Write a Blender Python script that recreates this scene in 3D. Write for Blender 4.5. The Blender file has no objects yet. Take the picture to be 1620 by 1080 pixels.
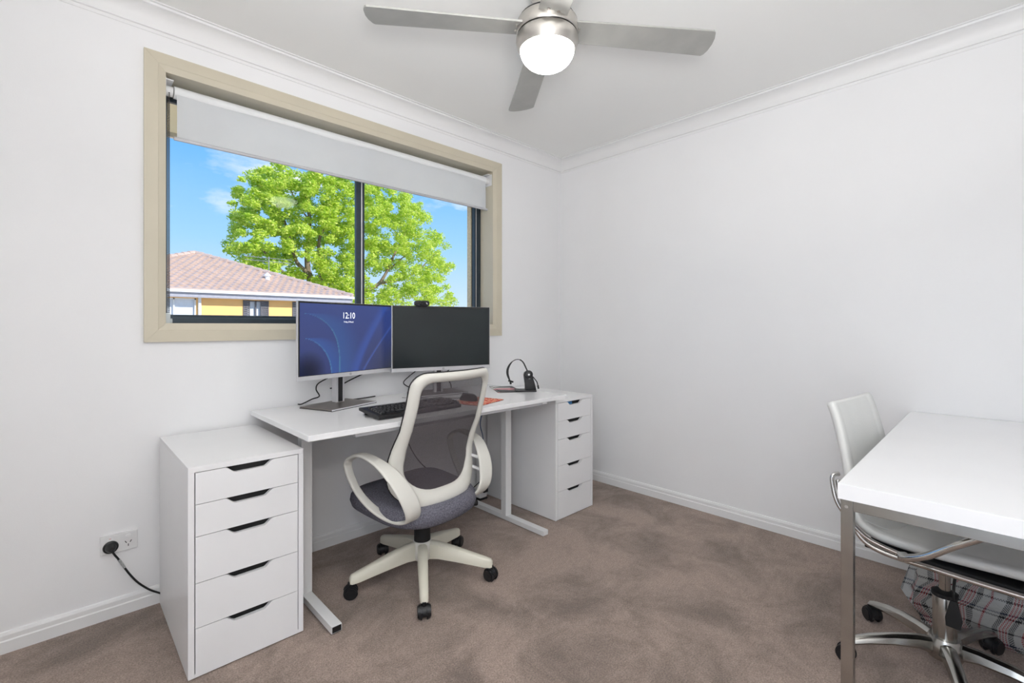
import bpy, bmesh, math, random
from mathutils import Vector, Matrix
random.seed(7)
PI = math.pi
SC = bpy.context.scene
COL = SC.collection

# ------------------------------------------------------------------ camera
CAM = Vector((-2.880, -2.431, 1.150))
HEAD = math.radians(46.025)
cd = bpy.data.cameras.new('camera')
cam = bpy.data.objects.new('camera', cd)
COL.objects.link(cam)
cam.location = CAM
cam.rotation_euler = (PI/2, 0, HEAD - PI/2)
cd.sensor_width = 36
cd.lens = 741.0/1620*36
cd.shift_y = -24.5/1620
cd.clip_start = 0.05
cd.clip_end = 400
SC.camera = cam

# ------------------------------------------------------------------ view / exposure
SC.view_settings.view_transform = 'Standard'
SC.view_settings.look = 'None'
SC.view_settings.gamma = 1
SC.view_settings.use_curve_mapping = False
SC.view_settings.exposure = 0.05

def lin(c):
    c = c/255.0
    return c/12.92 if c <= .04045 else ((c+.055)/1.055)**2.4
def rgb(r, g, b):
    return (lin(r), lin(g), lin(b), 1)

# ------------------------------------------------------------------ world (sky)
W = bpy.data.worlds.new('sky')
SC.world = W
W.use_nodes = True
nt = W.node_tree
for n in list(nt.nodes): nt.nodes.remove(n)
N = nt.nodes.new
out = N('ShaderNodeOutputWorld'); bg = N('ShaderNodeBackground')
tc = N('ShaderNodeTexCoord'); sep = N('ShaderNodeSeparateXYZ')
ramp = N('ShaderNodeValToRGB')
e = ramp.color_ramp.elements
e[0].position = 0.0; e[0].color = rgb(214, 230, 248)
e[1].position = 1.0; e[1].color = rgb(60, 120, 215)
for p, c in ((.05, rgb(200, 224, 250)), (.16, rgb(160, 208, 252)), (.34, rgb(104, 178, 250)), (.6, rgb(78, 150, 238))):
    k = e.new(p); k.color = c
mp = N('ShaderNodeMapping'); mp.inputs['Scale'].default_value = (1, 1, 2.6); mp.inputs['Location'].default_value = (.35, .1, .62)
noi = N('ShaderNodeTexNoise'); noi.inputs['Scale'].default_value = 4.2; noi.inputs['Detail'].default_value = 7; noi.inputs['Roughness'].default_value = .55
cr = N('ShaderNodeValToRGB'); cr.color_ramp.elements[0].position = .56; cr.color_ramp.elements[0].color = (0, 0, 0, 1)
cr.color_ramp.elements[1].position = .72; cr.color_ramp.elements[1].color = (1, 1, 1, 1)
mx = N('ShaderNodeMixRGB'); mx.inputs[2].default_value = rgb(244, 247, 252)
L = nt.links.new
L(tc.outputs['Generated'], sep.inputs[0]); L(sep.outputs[2], ramp.inputs[0])
L(tc.outputs['Generated'], mp.inputs[0]); L(mp.outputs[0], noi.inputs[0]); L(noi.outputs[0], cr.inputs[0])
L(cr.outputs[0], mx.inputs[0]); L(ramp.outputs[0], mx.inputs[1]); L(mx.outputs[0], bg.inputs[0])
bg.inputs[1].default_value = 1.15
L(bg.outputs[0], out.inputs[0])

# ------------------------------------------------------------------ sun and large lights
def light(name, kind, energy, loc, rot=(0, 0, 0), color=(1, 1, 1), **kw):
    d = bpy.data.lights.new(name, kind); d.energy = energy; d.color = color
    for k, v in kw.items(): setattr(d, k, v)
    o = bpy.data.objects.new(name, d); o.location = loc; o.rotation_euler = rot
    COL.objects.link(o); return o
def aim(o, target):
    o.rotation_euler = (Vector(target)-o.location).to_track_quat('-Z', 'Y').to_euler()
s = light('sun', 'SUN', 5.0, (0, 0, 20), angle=math.radians(.6), color=(1, .96, .9))
s.rotation_euler = Vector((-.38, .82, -.60)).to_track_quat('-Z', 'Y').to_euler()
# added fill light behind the camera, shining through a made-up doorway in the left wall
k = light('added_door_fill', 'AREA', 11, (-3.62, -2.60, 1.25), shape='RECTANGLE', size=.86, size_y=1.9, color=(1, .985, .97))
aim(k, (-1.0, -1.2, 1.35))

# the photographer's flash: one head beside the camera, one turned up to the ceiling
light('flash', 'POINT', 19, (-2.95, -2.46, 1.52), shadow_soft_size=.10, color=(1, .99, .98))
bf = light('bounce_flash', 'AREA', 24, (-2.92, -2.66, 1.30), shape='DISK', size=.5, spread=2.2, color=(1, .99, .98))
aim(bf, (-2.5, -2.3, 2.45))

# ------------------------------------------------------------------ helpers
def link(o, parent=None):
    COL.objects.link(o)
    if parent is not None: o.parent = parent
    return o
def tag(o, label, cat, group=None, kind=None):
    o['label'] = label; o['category'] = cat
    if group: o['group'] = group
    if kind: o['kind'] = kind
    return o
def thing(name, label, cat, loc=(0, 0, 0), rotz=0, group=None):
    o = bpy.data.objects.new(name, None); o.empty_display_size = .05
    o.location = loc; o.rotation_euler = (0, 0, rotz)
    link(o); return tag(o, label, cat, group)
def struct_root(name):
    o = bpy.data.objects.new(name, None); link(o); o['kind'] = 'structure'; return o
def obj(name, bm, m, parent=None, smooth=False, loc=None, rot=None, angle=None):
    me = bpy.data.meshes.new(name)
    bmesh.ops.recalc_face_normals(bm, faces=bm.faces)
    bm.to_mesh(me); bm.free()
    if m: me.materials.append(m)
    if smooth:
        for p in me.polygons: p.use_smooth = True
        if angle is not None:
            me.set_sharp_from_angle(angle=math.radians(angle))
    o = bpy.data.objects.new(name, me)
    if loc is not None: o.location = loc
    if rot is not None: o.rotation_euler = rot
    return link(o, parent)
def struct(name, bm, m, parent=None, **kw):
    o = obj(name, bm, m, parent, **kw)
    if parent is None: o['kind'] = 'structure'
    return o
def mergebm(dst, src, M=None):
    if M is not None: bmesh.ops.transform(src, matrix=M, verts=src.verts)
    vm = [dst.verts.new(v.co) for v in src.verts]
    src.verts.index_update()
    for f in src.faces:
        try: dst.faces.new([vm[v.index] for v in f.verts])
        except ValueError: pass
    src.free(); return dst
def box(x0, x1, y0, y1, z0, z1, bev=0, seg=2, bm=None):
    b = bmesh.new()
    vs = [b.verts.new(p) for p in ((x0, y0, z0), (x1, y0, z0), (x1, y1, z0), (x0, y1, z0), (x0, y0, z1), (x1, y0, z1), (x1, y1, z1), (x0, y1, z1))]
    for f in ((3, 2, 1, 0), (4, 5, 6, 7), (0, 1, 5, 4), (1, 2, 6, 5), (2, 3, 7, 6), (3, 0, 4, 7)):
        b.faces.new([vs[i] for i in f])
    if bev: bmesh.ops.bevel(b, geom=b.edges[:], offset=bev, segments=seg, profile=.6, affect='EDGES')
    if bm is None: return b
    return mergebm(bm, b)
def prism(poly, h0, h1, axis='z', bev=0, bm=None):
    """poly of 2-D points extruded along an axis from h0 to h1"""
    def P(a, c, h):
        return {'z': (a, c, h), 'y': (a, h, c), 'x': (h, a, c)}[axis]
    b = bmesh.new()
    lo = [b.verts.new(P(a, c, h0)) for a, c in poly]; hi = [b.verts.new(P(a, c, h1)) for a, c in poly]
    b.faces.new(lo[::-1]); b.faces.new(hi)
    n = len(poly)
    for i in range(n): b.faces.new((lo[i], lo[(i+1) % n], hi[(i+1) % n], hi[i]))
    if bev:
        bmesh.ops.recalc_face_normals(b, faces=b.faces)
        ed = [x for x in b.edges if len(x.link_faces) == 2 and x.calc_face_angle(0) > 1.0]
        bmesh.ops.bevel(b, geom=ed, offset=bev, segments=2, profile=.6, affect='EDGES')
    return b if bm is None else mergebm(bm, b)
def lathe(prof, n=32, bm=None, M=None):
    b = bmesh.new(); rings = []
    for r, z in prof:
        if r < 1e-6: rings.append([b.verts.new((0, 0, z))])
        else: rings.append([b.verts.new((r*math.cos(2*PI*i/n), r*math.sin(2*PI*i/n), z)) for i in range(n)])
    for a, c in zip(rings, rings[1:]):
        for i in range(n):
            j = (i+1) % n
            if len(a) == 1 and len(c) == 1: continue
            if len(a) == 1: b.faces.new((a[0], c[i], c[j]))
            elif len(c) == 1: b.faces.new((a[i], a[j], c[0]))
            else: b.faces.new((a[i], a[j], c[j], c[i]))
    if M is not None: bmesh.ops.transform(b, matrix=M, verts=b.verts)
    return b if bm is None else mergebm(bm, b)
def cyl(p0, p1, r, n=20, r1=None, bm=None):
    p0 = Vector(p0); p1 = Vector(p1); d = p1-p0; h = d.length
    r1 = r if r1 is None else r1
    M = Matrix.Translation(p0) @ d.to_track_quat('Z', 'Y').to_matrix().to_4x4()
    return lathe([(0, 0), (r, 0), (r1, h), (0, h)], n, bm, M)
def smoothpath(pts, n=8, closed=False):
    P = [Vector(p) for p in pts]; o = []; m = len(P)
    rng = range(m) if closed else range(m-1)
    for i in rng:
        if closed: a, b, c, d = P[(i-1) % m], P[i], P[(i+1) % m], P[(i+2) % m]
        else: a, b, c, d = P[max(i-1, 0)], P[i], P[i+1], P[min(i+2, m-1)]
        for k in range(n):
            t = k/n
            o.append(.5*((2*b)+(c-a)*t+(2*a-5*b+4*c-d)*t*t+(3*b-a-3*c+d)*t**3))
    if not closed: o.append(P[-1].copy())
    return o
def sweep(path, sect, closed=False, up=None, scales=None, bm=None, caps=True):
    """sweep a 2-D section (a: along side, b: along normal) down a path; up gives side direction per point or a constant"""
    b = bmesh.new(); n = len(path); rings = []; prev = None
    for i, p in enumerate(path):
        if closed: t = path[(i+1) % n]-path[i-1]
        else: t = path[min(i+1, n-1)]-path[max(i-1, 0)]
        t.normalize()
        if up is not None:
            s_ = Vector(up[i] if isinstance(up, list) else up)
            s_ = (s_-t*s_.dot(t)).normalized()
        else:
            if prev is None: s_ = t.orthogonal().normalized()
            else: s_ = (prev-t*prev.dot(t)).normalized()
            prev = s_
        nn = t.cross(s_)
        sx, sy = (1, 1) if scales is None else scales[i]
        rings.append([b.verts.new(p+s_*(a*sx)+nn*(c*sy)) for a, c in sect])
    m = len(sect)
    for i in range(n if closed else n-1):
        A = rings[i]; B = rings[(i+1) % n]
        for j in range(m): b.faces.new((A[j], A[(j+1) % m], B[(j+1) % m], B[j]))
    if not closed and caps:
        b.faces.new(rings[0][::-1]); b.faces.new(rings[-1])
    return b if bm is None else mergebm(bm, b)
def circ(r, n=10): return [(r*math.cos(2*PI*i/n), r*math.sin(2*PI*i/n)) for i in range(n)]
def rrect(w, h, r, n=4):
    o = []
    for cx, cy, a in ((w/2-r, h/2-r, 0), (-w/2+r, h/2-r, 90), (-w/2+r, -h/2+r, 180), (w/2-r, -h/2+r, 270)):
        for i in range(n+1):
            t = math.radians(a+90*i/n); o.append((cx+r*math.cos(t), cy+r*math.sin(t)))
    return o
def tube(pts, r, n=8, steps=8, closed=False, bm=None):
    return sweep(smoothpath(pts, steps, closed), circ(r, n), closed, bm=bm)
def text_bm(s, size, font=None):
    c = bpy.data.curves.new('txt', 'FONT'); c.body = s; c.size = size; c.align_x = 'CENTER'; c.align_y = 'CENTER'; c.resolution_u = 3
    o = bpy.data.objects.new('txt', c); COL.objects.link(o)
    dg = bpy.context.evaluated_depsgraph_get(); dg.update()
    me = bpy.data.meshes.new_from_object(o.evaluated_get(dg))
    b = bmesh.new(); b.from_mesh(me)
    COL.objects.unlink(o); bpy.data.objects.remove(o); bpy.data.curves.remove(c); bpy.data.meshes.remove(me)
    return b

# ------------------------------------------------------------------ materials
MATS = {}
def mat(name, col, rough=.5, metal=0, var=0, vscale=8, bump=0, bscale=60, spec=.5, coat=0, emit=None, estr=0, detail=3):
    m = bpy.data.materials.new(name); m.use_nodes = True
    t = m.node_tree; p = t.nodes['Principled BSDF']
    p.inputs['Base Color'].default_value = col
    p.inputs['Roughness'].default_value = rough; p.inputs['Metallic'].default_value = metal
    p.inputs['Specular IOR Level'].default_value = spec; p.inputs['Coat Weight'].default_value = coat
    if emit is not None:
        p.inputs['Emission Color'].default_value = emit; p.inputs['Emission Strength'].default_value = estr
    co = t.nodes.new('ShaderNodeTexCoord')
    if var:
        n = t.nodes.new('ShaderNodeTexNoise'); n.inputs['Scale'].default_value = vscale; n.inputs['Detail'].default_value = detail
        r = t.nodes.new('ShaderNodeValToRGB')
        c0 = tuple(max(0, x*(1-var)) for x in col[:3])+(1,); c1 = tuple(min(1, x*(1+var)) for x in col[:3])+(1,)
        r.color_ramp.elements[0].color = c0; r.color_ramp.elements[0].position = .35
        r.color_ramp.elements[1].color = c1; r.color_ramp.elements[1].position = .65
        t.links.new(co.outputs['Object'], n.inputs[0]); t.links.new(n.outputs[0], r.inputs[0]); t.links.new(r.outputs[0], p.inputs['Base Color'])
    if bump:
        n = t.nodes.new('ShaderNodeTexNoise'); n.inputs['Scale'].default_value = bscale; n.inputs['Detail'].default_value = 4
        b = t.nodes.new('ShaderNodeBump'); b.inputs['Strength'].default_value = bump; b.inputs['Distance'].default_value = .004
        t.links.new(co.outputs['Object'], n.inputs[0]); t.links.new(n.outputs[0], b.inputs['Height']); t.links.new(b.outputs[0], p.inputs['Normal'])
    MATS[name] = m
    return m
M_wall = mat('wall_paint', rgb(242, 242, 243), .75, var=.012, vscale=1.6, bump=.05, bscale=220, spec=.25)
M_ceil = mat('ceiling_paint', rgb(246, 246, 244), .85, var=.01, vscale=1.2, spec=.2)
M_trim = mat('trim_paint', rgb(238, 238, 238), .42, var=.01, vscale=3)
M_beige = mat('beige_painted_timber', rgb(206, 198, 178), .42, var=.02, vscale=5)
M_alu = mat('charcoal_window_aluminium', rgb(62, 72, 80), .32, .55, var=.04, vscale=30)
M_white = mat('white_laminate', rgb(238, 238, 239), .33, var=.008, vscale=6)
M_desk = mat('white_desk_laminate', rgb(240, 240, 241), .16, var=.008, vscale=5, spec=.5)
M_steelw = mat('white_powder_coated_steel', rgb(232, 232, 232), .4, var=.01, vscale=9)
M_shade = mat('painted_shade_lining', rgb(38, 38, 38), .8, var=.1)  # near-black that stands in for the shade inside the drawers
M_black = mat('black_plastic', rgb(28, 28, 30), .42, var=.08, vscale=20)
M_blackm = mat('black_matte_rubber', rgb(22, 22, 23), .7, var=.08, vscale=30)
M_silver = mat('silver_plastic', rgb(205, 205, 208), .36, .25, var=.02)
M_alum = mat('brushed_aluminium', rgb(196, 194, 192), .34, .85, var=.03, vscale=40)
M_standp = mat('grey_metal_stand_plate', rgb(124, 118, 114), .38, .6, var=.03)
M_chrome = mat('chrome', rgb(205, 203, 200), .1, 1, var=.03, vscale=12)
M_chromed = mat('worn_chrome', rgb(172, 170, 165), .22, 1, var=.12, vscale=9)
M_cream = mat('cream_plastic', rgb(222, 220, 212), .42, var=.012, vscale=6)
M_creamy = mat('yellowed_cream_plastic', rgb(220, 216, 200), .42, var=.03, vscale=6)
M_fabric = mat('grey_marl_fabric', rgb(112, 111, 121), .95, var=.38, vscale=240, bump=.5, bscale=500, spec=.1)
M_leath = mat('white_leather', rgb(226, 227, 224), .42, var=.015, vscale=9, bump=.12, bscale=160)
M_nickel = mat('brushed_nickel', rgb(200, 196, 190), .28, 1, var=.05, vscale=30)
M_blade = mat('silver_fan_blade', rgb(170, 170, 166), .42, .25, var=.05, vscale=14)
M_red = None

# carpet
def carpet_mat():
    m = bpy.data.materials.new('taupe_carpet'); m.use_nodes = True; t = m.node_tree; p = t.nodes['Principled BSDF']
    p.inputs['Roughness'].default_value = 1; p.inputs['Specular IOR Level'].default_value = .05
    p.inputs['Sheen Weight'].default_value = .25; p.inputs['Sheen Roughness'].default_value = .6
    co = t.nodes.new('ShaderNodeTexCoord')
    def noise(scale, detail, dist=0, rough=.5):
        n = t.nodes.new('ShaderNodeTexNoise'); n.inputs['Scale'].default_value = scale; n.inputs['Detail'].default_value = detail
        n.inputs['Distortion'].default_value = dist; n.inputs['Roughness'].default_value = rough
        t.links.new(co.outputs['Object'], n.inputs[0]); return n
    big = noise(2.9, 7, .5, .66); fine = noise(190, 4, 0, .8); mid = noise(42, 5, 0, .75)
    r1 = t.nodes.new('ShaderNodeValToRGB'); e = r1.color_ramp.elements
    e[0].position = .36; e[0].color = rgb(152, 133, 121); e[1].position = .58; e[1].color = rgb(203, 179, 165)
    r2 = t.nodes.new('ShaderNodeValToRGB'); e = r2.color_ramp.elements
    e[0].position = .34; e[0].color = (.34, .33, .32, 1); e[1].position = .66; e[1].color = (1.0, 1.0, 1.0, 1)
    r3 = t.nodes.new('ShaderNodeValToRGB'); e = r3.color_ramp.elements
    e[0].position = .36; e[0].color = (.84, .84, .84, 1); e[1].position = .62; e[1].color = (1, 1, 1, 1)
    m1 = t.nodes.new('ShaderNodeMixRGB'); m1.blend_type = 'MULTIPLY'; m1.inputs[0].default_value = 1
    m2 = t.nodes.new('ShaderNodeMixRGB'); m2.blend_type = 'MULTIPLY'; m2.inputs[0].default_value = 1
    L = t.links.new
    L(big.outputs[0], r1.inputs[0]); L(fine.outputs[0], r2.inputs[0]); L(mid.outputs[0], r3.inputs[0])
    L(r1.outputs[0], m1.inputs[1]); L(r2.outputs[0], m1.inputs[2]); L(m1.outputs[0], m2.inputs[1]); L(r3.outputs[0], m2.inputs[2])
    L(m2.outputs[0], p.inputs['Base Color'])
    b = t.nodes.new('ShaderNodeBump'); b.inputs['Strength'].default_value = .6; b.inputs['Distance'].default_value = .006
    L(fine.outputs[0], b.inputs['Height']); L(b.outputs[0], p.inputs['Normal'])
    return m
M_carpet = carpet_mat()

def mesh_mat():
    m = bpy.data.materials.new('dark_mesh_fabric'); m.use_nodes = True; t = m.node_tree; p = t.nodes['Principled BSDF']
    p.inputs['Base Color'].default_value = rgb(82, 76, 80); p.inputs['Roughness'].default_value = .8; p.inputs['Specular IOR Level'].default_value = .2
    co = t.nodes.new('ShaderNodeTexCoord'); w = t.nodes.new('ShaderNodeTexNoise'); w.inputs['Scale'].default_value = 260
    r = t.nodes.new('ShaderNodeMapRange'); r.inputs['To Min'].default_value = .66; r.inputs['To Max'].default_value = .8
    tr = t.nodes.new('ShaderNodeBsdfTransparent'); mx = t.nodes.new('ShaderNodeMixShader'); L = t.links.new
    L(co.outputs['Object'], w.inputs[0]); L(w.outputs[0], r.inputs[0]); L(r.outputs[0], mx.inputs[0])
    L(tr.outputs[0], mx.inputs[1]); L(p.outputs[0], mx.inputs[2]); L(mx.outputs[0], t.nodes['Material Output'].inputs[0])
    return m
M_mesh = mesh_mat()

def glass_mat():
    m = bpy.data.materials.new('clear_window_glass'); m.use_nodes = True; t = m.node_tree
    t.nodes.remove(t.nodes['Principled BSDF'])
    tr = t.nodes.new('ShaderNodeBsdfTransparent'); tr.inputs[0].default_value = (.97, .985, .98, 1)
    gl = t.nodes.new('ShaderNodeBsdfGlossy'); gl.inputs['Roughness'].default_value = .02
    lw = t.nodes.new('ShaderNodeFresnel'); lw.inputs[0].default_value = 1.15
    mx = t.nodes.new('ShaderNodeMixShader'); L = t.links.new
    L(lw.outputs[0], mx.inputs[0]); L(tr.outputs[0], mx.inputs[1]); L(gl.outputs[0], mx.inputs[2]); L(mx.outputs[0], t.nodes['Material Output'].inputs[0])
    return m
M_glass = glass_mat()

# ------------------------------------------------------------------ room shell
XL, YB, ZC = -3.45, -3.25, 2.453
WX0, WX1, WZ0, WZ1 = -2.560, -0.724, 1.162, 2.216        # clear opening of the window
WT = .24                                              # window wall thickness
struct('floor', box(XL-.1, .1, YB-.1, .26, -.12, 0), M_carpet)
struct('ceiling', box(XL-.1, .1, YB-.1, WT, ZC, ZC+.15), M_ceil)
b = box(XL-.1, WX0-.02, 0, WT, 0, ZC); box(WX1+.02, .1, 0, WT, 0, ZC, bm=b)
box(WX0-.02, WX1+.02, 0, WT, 0, WZ0-.02, bm=b); box(WX0-.02, WX1+.02, 0, WT, WZ1+.02, ZC, bm=b)
struct('wall_window', b, M_wall)
struct('wall_right', box(0, .1, YB-.1, 0, 0, ZC), M_wall)
struct('wall_back', box(XL-.1, 0, YB-.1, YB, 0, ZC), M_wall)
# unseen left wall; its doorway is added to let the fill light in
b = box(XL-.1, XL, YB, -3.04, 0, ZC); box(XL-.1, XL, -2.16, 0, 0, ZC, bm=b); box(XL-.1, XL, -3.04, -2.16, 2.06, ZC, bm=b)
struct('wall_left', b, M_wall)
b = box(XL-.12, XL+.015, -3.08, -3.04, 0, 2.10, .003); box(XL-.12, XL+.015, -2.16, -2.12, 0, 2.10, .003, bm=b); box(XL-.12, XL+.015, -3.04, -2.16, 2.06, 2.10, .003, bm=b)
struct('trim_5', b, M_trim)

# cornices: cove profile (d from wall, drop from ceiling)
def cornice(name, a, c, n):
    """a, c: end points on the wall line, n: inward normal"""
    R = .085; prof = [(0, -R-.004), (.004, -R-.004), (.006, -R+.008), (.014, -R+.010)]
    for i in range(1, 9):
        t = i/9*PI/2
        prof.append((.014+(R-.026)*(1-math.cos(t)), -R+.010+(R-.022)*math.sin(t)))
    prof += [(R-.010, -.012), (R-.008, -.004), (R+.004, -.004), (R+.004, 0), (0, 0)]
    bm = bmesh.new(); rings = []
    for p, sgn in ((Vector(a), 1), (Vector(c), -1)):
        d = (Vector(c)-Vector(a)).normalized()*sgn
        rings.append([bm.verts.new(p+Vector(n)*q+d*q+Vector((0, 0, ZC+z))) for q, z in prof])
    m = len(prof)
    for j in range(m): bm.faces.new((rings[0][j], rings[0][(j+1) % m], rings[1][(j+1) % m], rings[1][j]))
    bm.faces.new(rings[0][::-1]); bm.faces.new(rings[1])
    struct(name, bm, M_trim, smooth=True, angle=28)
cornice('trim_1', (XL, 0, 0), (0, 0, 0), (0, -1, 0))
cornice('trim_2', (0, 0, 0), (0, YB, 0), (-1, 0, 0))
cornice('trim_3', (0, YB, 0), (XL, YB, 0), (0, 1, 0))
cornice('trim_4', (XL, YB, 0), (XL, 0, 0), (1, 0, 0))
def baseboard(name, a, c, n):
    prof = [(0, 0), (.013, 0), (.013, .042), (.010, .046), (.010, .062), (.006, .072), (0, .074)]
    bm = bmesh.new(); rings = []
    for p, sgn in ((Vector(a), 1), (Vector(c), -1)):
        d = (Vector(c)-Vector(a)).normalized()*sgn
        rings.append([bm.verts.new(p+Vector(n)*q+d*q+Vector((0, 0, z))) for q, z in prof])
    m = len(prof)
    for j in range(m): bm.faces.new((rings[0][j], rings[0][(j+1) % m], rings[1][(j+1) % m], rings[1][j]))
    bm.faces.new(rings[0][::-1]); bm.faces.new(rings[1])
    struct(name, bm, M_trim)
baseboard('baseboard_window', (XL, 0, 0), (0, 0, 0), (0, -1, 0))
baseboard('baseboard_right', (0, 0, 0), (0, YB, 0), (-1, 0, 0))
baseboard('baseboard_back', (0, YB, 0), (XL, YB, 0), (0, 1, 0))
baseboard('baseboard_left', (XL, -2.10, 0), (XL, 0, 0), (1, 0, 0))

# ------------------------------------------------------------------ window
win = struct_root('window_1')
OX0, OX1, OZ0, OZ1 = -2.634, -0.648, 1.083, 2.287
def mitre(p, name='architrave'):
    """p: outer a, outer b, inner b, inner a in (x,z)"""
    (x0, z0), (x1, z1), (x2, z2), (x3, z3) = p
    bm = bmesh.new()
    O = [Vector((x0, 0, z0)), Vector((x1, 0, z1)), Vector((x2, 0, z2)), Vector((x3, 0, z3))]
    cols = []
    for t, y in ((0, 0), (0, -.016), (.62, -.016), (.66, -.014), (1, -.006), (1, 0)):
        cols.append((bm.verts.new(O[0].lerp(O[3], t)+Vector((0, y, 0))), bm.verts.new(O[1].lerp(O[2], t)+Vector((0, y, 0)))))
    n = len(cols)
    for i in range(n):
        a, c = cols[i], cols[(i+1) % n]; bm.faces.new((a[0], a[1], c[1], c[0]))
    bm.faces.new([c[0] for c in cols]); bm.faces.new([c[1] for c in cols][::-1])
    obj(name, bm, M_beige, win)
g = .0006
mitre([(OX0, OZ1), (OX1, OZ1), (WX1, WZ1), (WX0, WZ1)])
mitre([(OX1, OZ0), (OX0, OZ0), (WX0, WZ0), (WX1, WZ0)])
mitre([(OX0, OZ0+g), (OX0, OZ1-g), (WX0, WZ1-g), (WX0, WZ0+g)])
mitre([(OX1, OZ1-g), (OX1, OZ0+g), (WX1, WZ0+g), (WX1, WZ1-g)])
# timber reveals
RD = .155
obj('reveal_board', box(WX0-.02, WX1+.02, 0, RD, WZ1, WZ1+.02), M_beige, win)
obj('reveal_board', box(WX0-.02, WX1+.02, 0, RD, WZ0-.02, WZ0), M_beige, win)
obj('reveal_board', box(WX0-.02, WX0, 0, RD, WZ0, WZ1), M_beige, win)
obj('reveal_board', box(WX1, WX1+.02, 0, RD, WZ0, WZ1), M_beige, win)
# aluminium frame: outer frame with tracks
FY0, FY1 = RD-.03, RD+.045
fx0, fx1, fz0, fz1 = WX0, WX1, WZ0, WZ1
b = box(fx0, fx1, FY0, FY1, fz0, fz0+.026, .002); box(fx0, fx1, FY0, FY1, fz1-.03, fz1, .002, bm=b)
box(fx0, fx0+.022, FY0, FY1, fz0, fz1, .002, bm=b); box(fx1-.022, fx1, FY0, FY1, fz0, fz1, .002, bm=b)
obj('outer_frame', b, M_alu, win)
MX = -1.618
def sash(x0, x1, y, sl, sr):
    b = box(x0, x0+sl, y, y+.022, fz0+.022, fz1-.026, .003); box(x1-sr, x1, y, y+.022, fz0+.022, fz1-.026, .003, bm=b)
    box(x0, x1, y+.001, y+.021, fz0+.022, fz0+.040, .002, bm=b); box(x0, x1, y+.001, y+.021, fz1-.05, fz1-.026, .002, bm=b)
    o = obj('sash', b, M_alu, win)
    obj('glass_pane', box(x0+sl-.004, x1-sr+.004, y+.009, y+.014, fz0+.036, fz1-.046), M_glass, o)
    return o
sash(fx0+.012, MX+.030, RD+.018, .012, .040)
s2 = sash(MX-.030, fx1-.012, RD-.012, .052, .026)
obj('sash_groove', box(MX+.000, MX+.006, RD-.0145, RD-.011, fz0+.05, fz1-.05), M_steelw, s2)
obj('sash_groove', box(fx1-.030, fx1-.026, RD-.0145, RD-.011, fz0+.05, fz1-.05), M_steelw, s2)
lb = box(fx1-.058, fx1-.032, RD-.034, RD-.012, 1.195, 1.245, .003)
lt = obj('window_lock', lb, M_black, win)
obj('lock_button', cyl((fx1-.045, RD-.040, 1.206), (fx1-.045, RD-.033, 1.206), .009), M_steelw, lt)
# brick sides of the opening outdoors
M_render = mat('cream_exterior_render', rgb(222, 205, 176), .85, var=.12, vscale=90, bump=.4, bscale=90)
b = box(WX1-.03, WX1+.02, FY1, WT+.001, WZ0-.02, WZ1+.02)
obj('outer_reveal', b, M_render, win)
obj('outer_sill', prism([(FY1, WZ0-.018), (WT+.05, WZ0-.055), (WT+.05, WZ0-.015), (FY1, WZ0+.010)], WX0-.02, WX1+.02, 'x'), M_render, win)
# own eaves outside, above the window
M_eave = mat('cream_painted_soffit', rgb(252, 224, 178), .8, var=.04, vscale=3)
o = struct_root('trim_6')
obj('soffit_panel', box(-4.2, .9, WT, 1.33, 2.42, 2.45), M_eave, o)
obj('fascia_board', box(-4.2, .9, 1.33, 1.36, 2.39, 2.58), M_alum, o)

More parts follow.
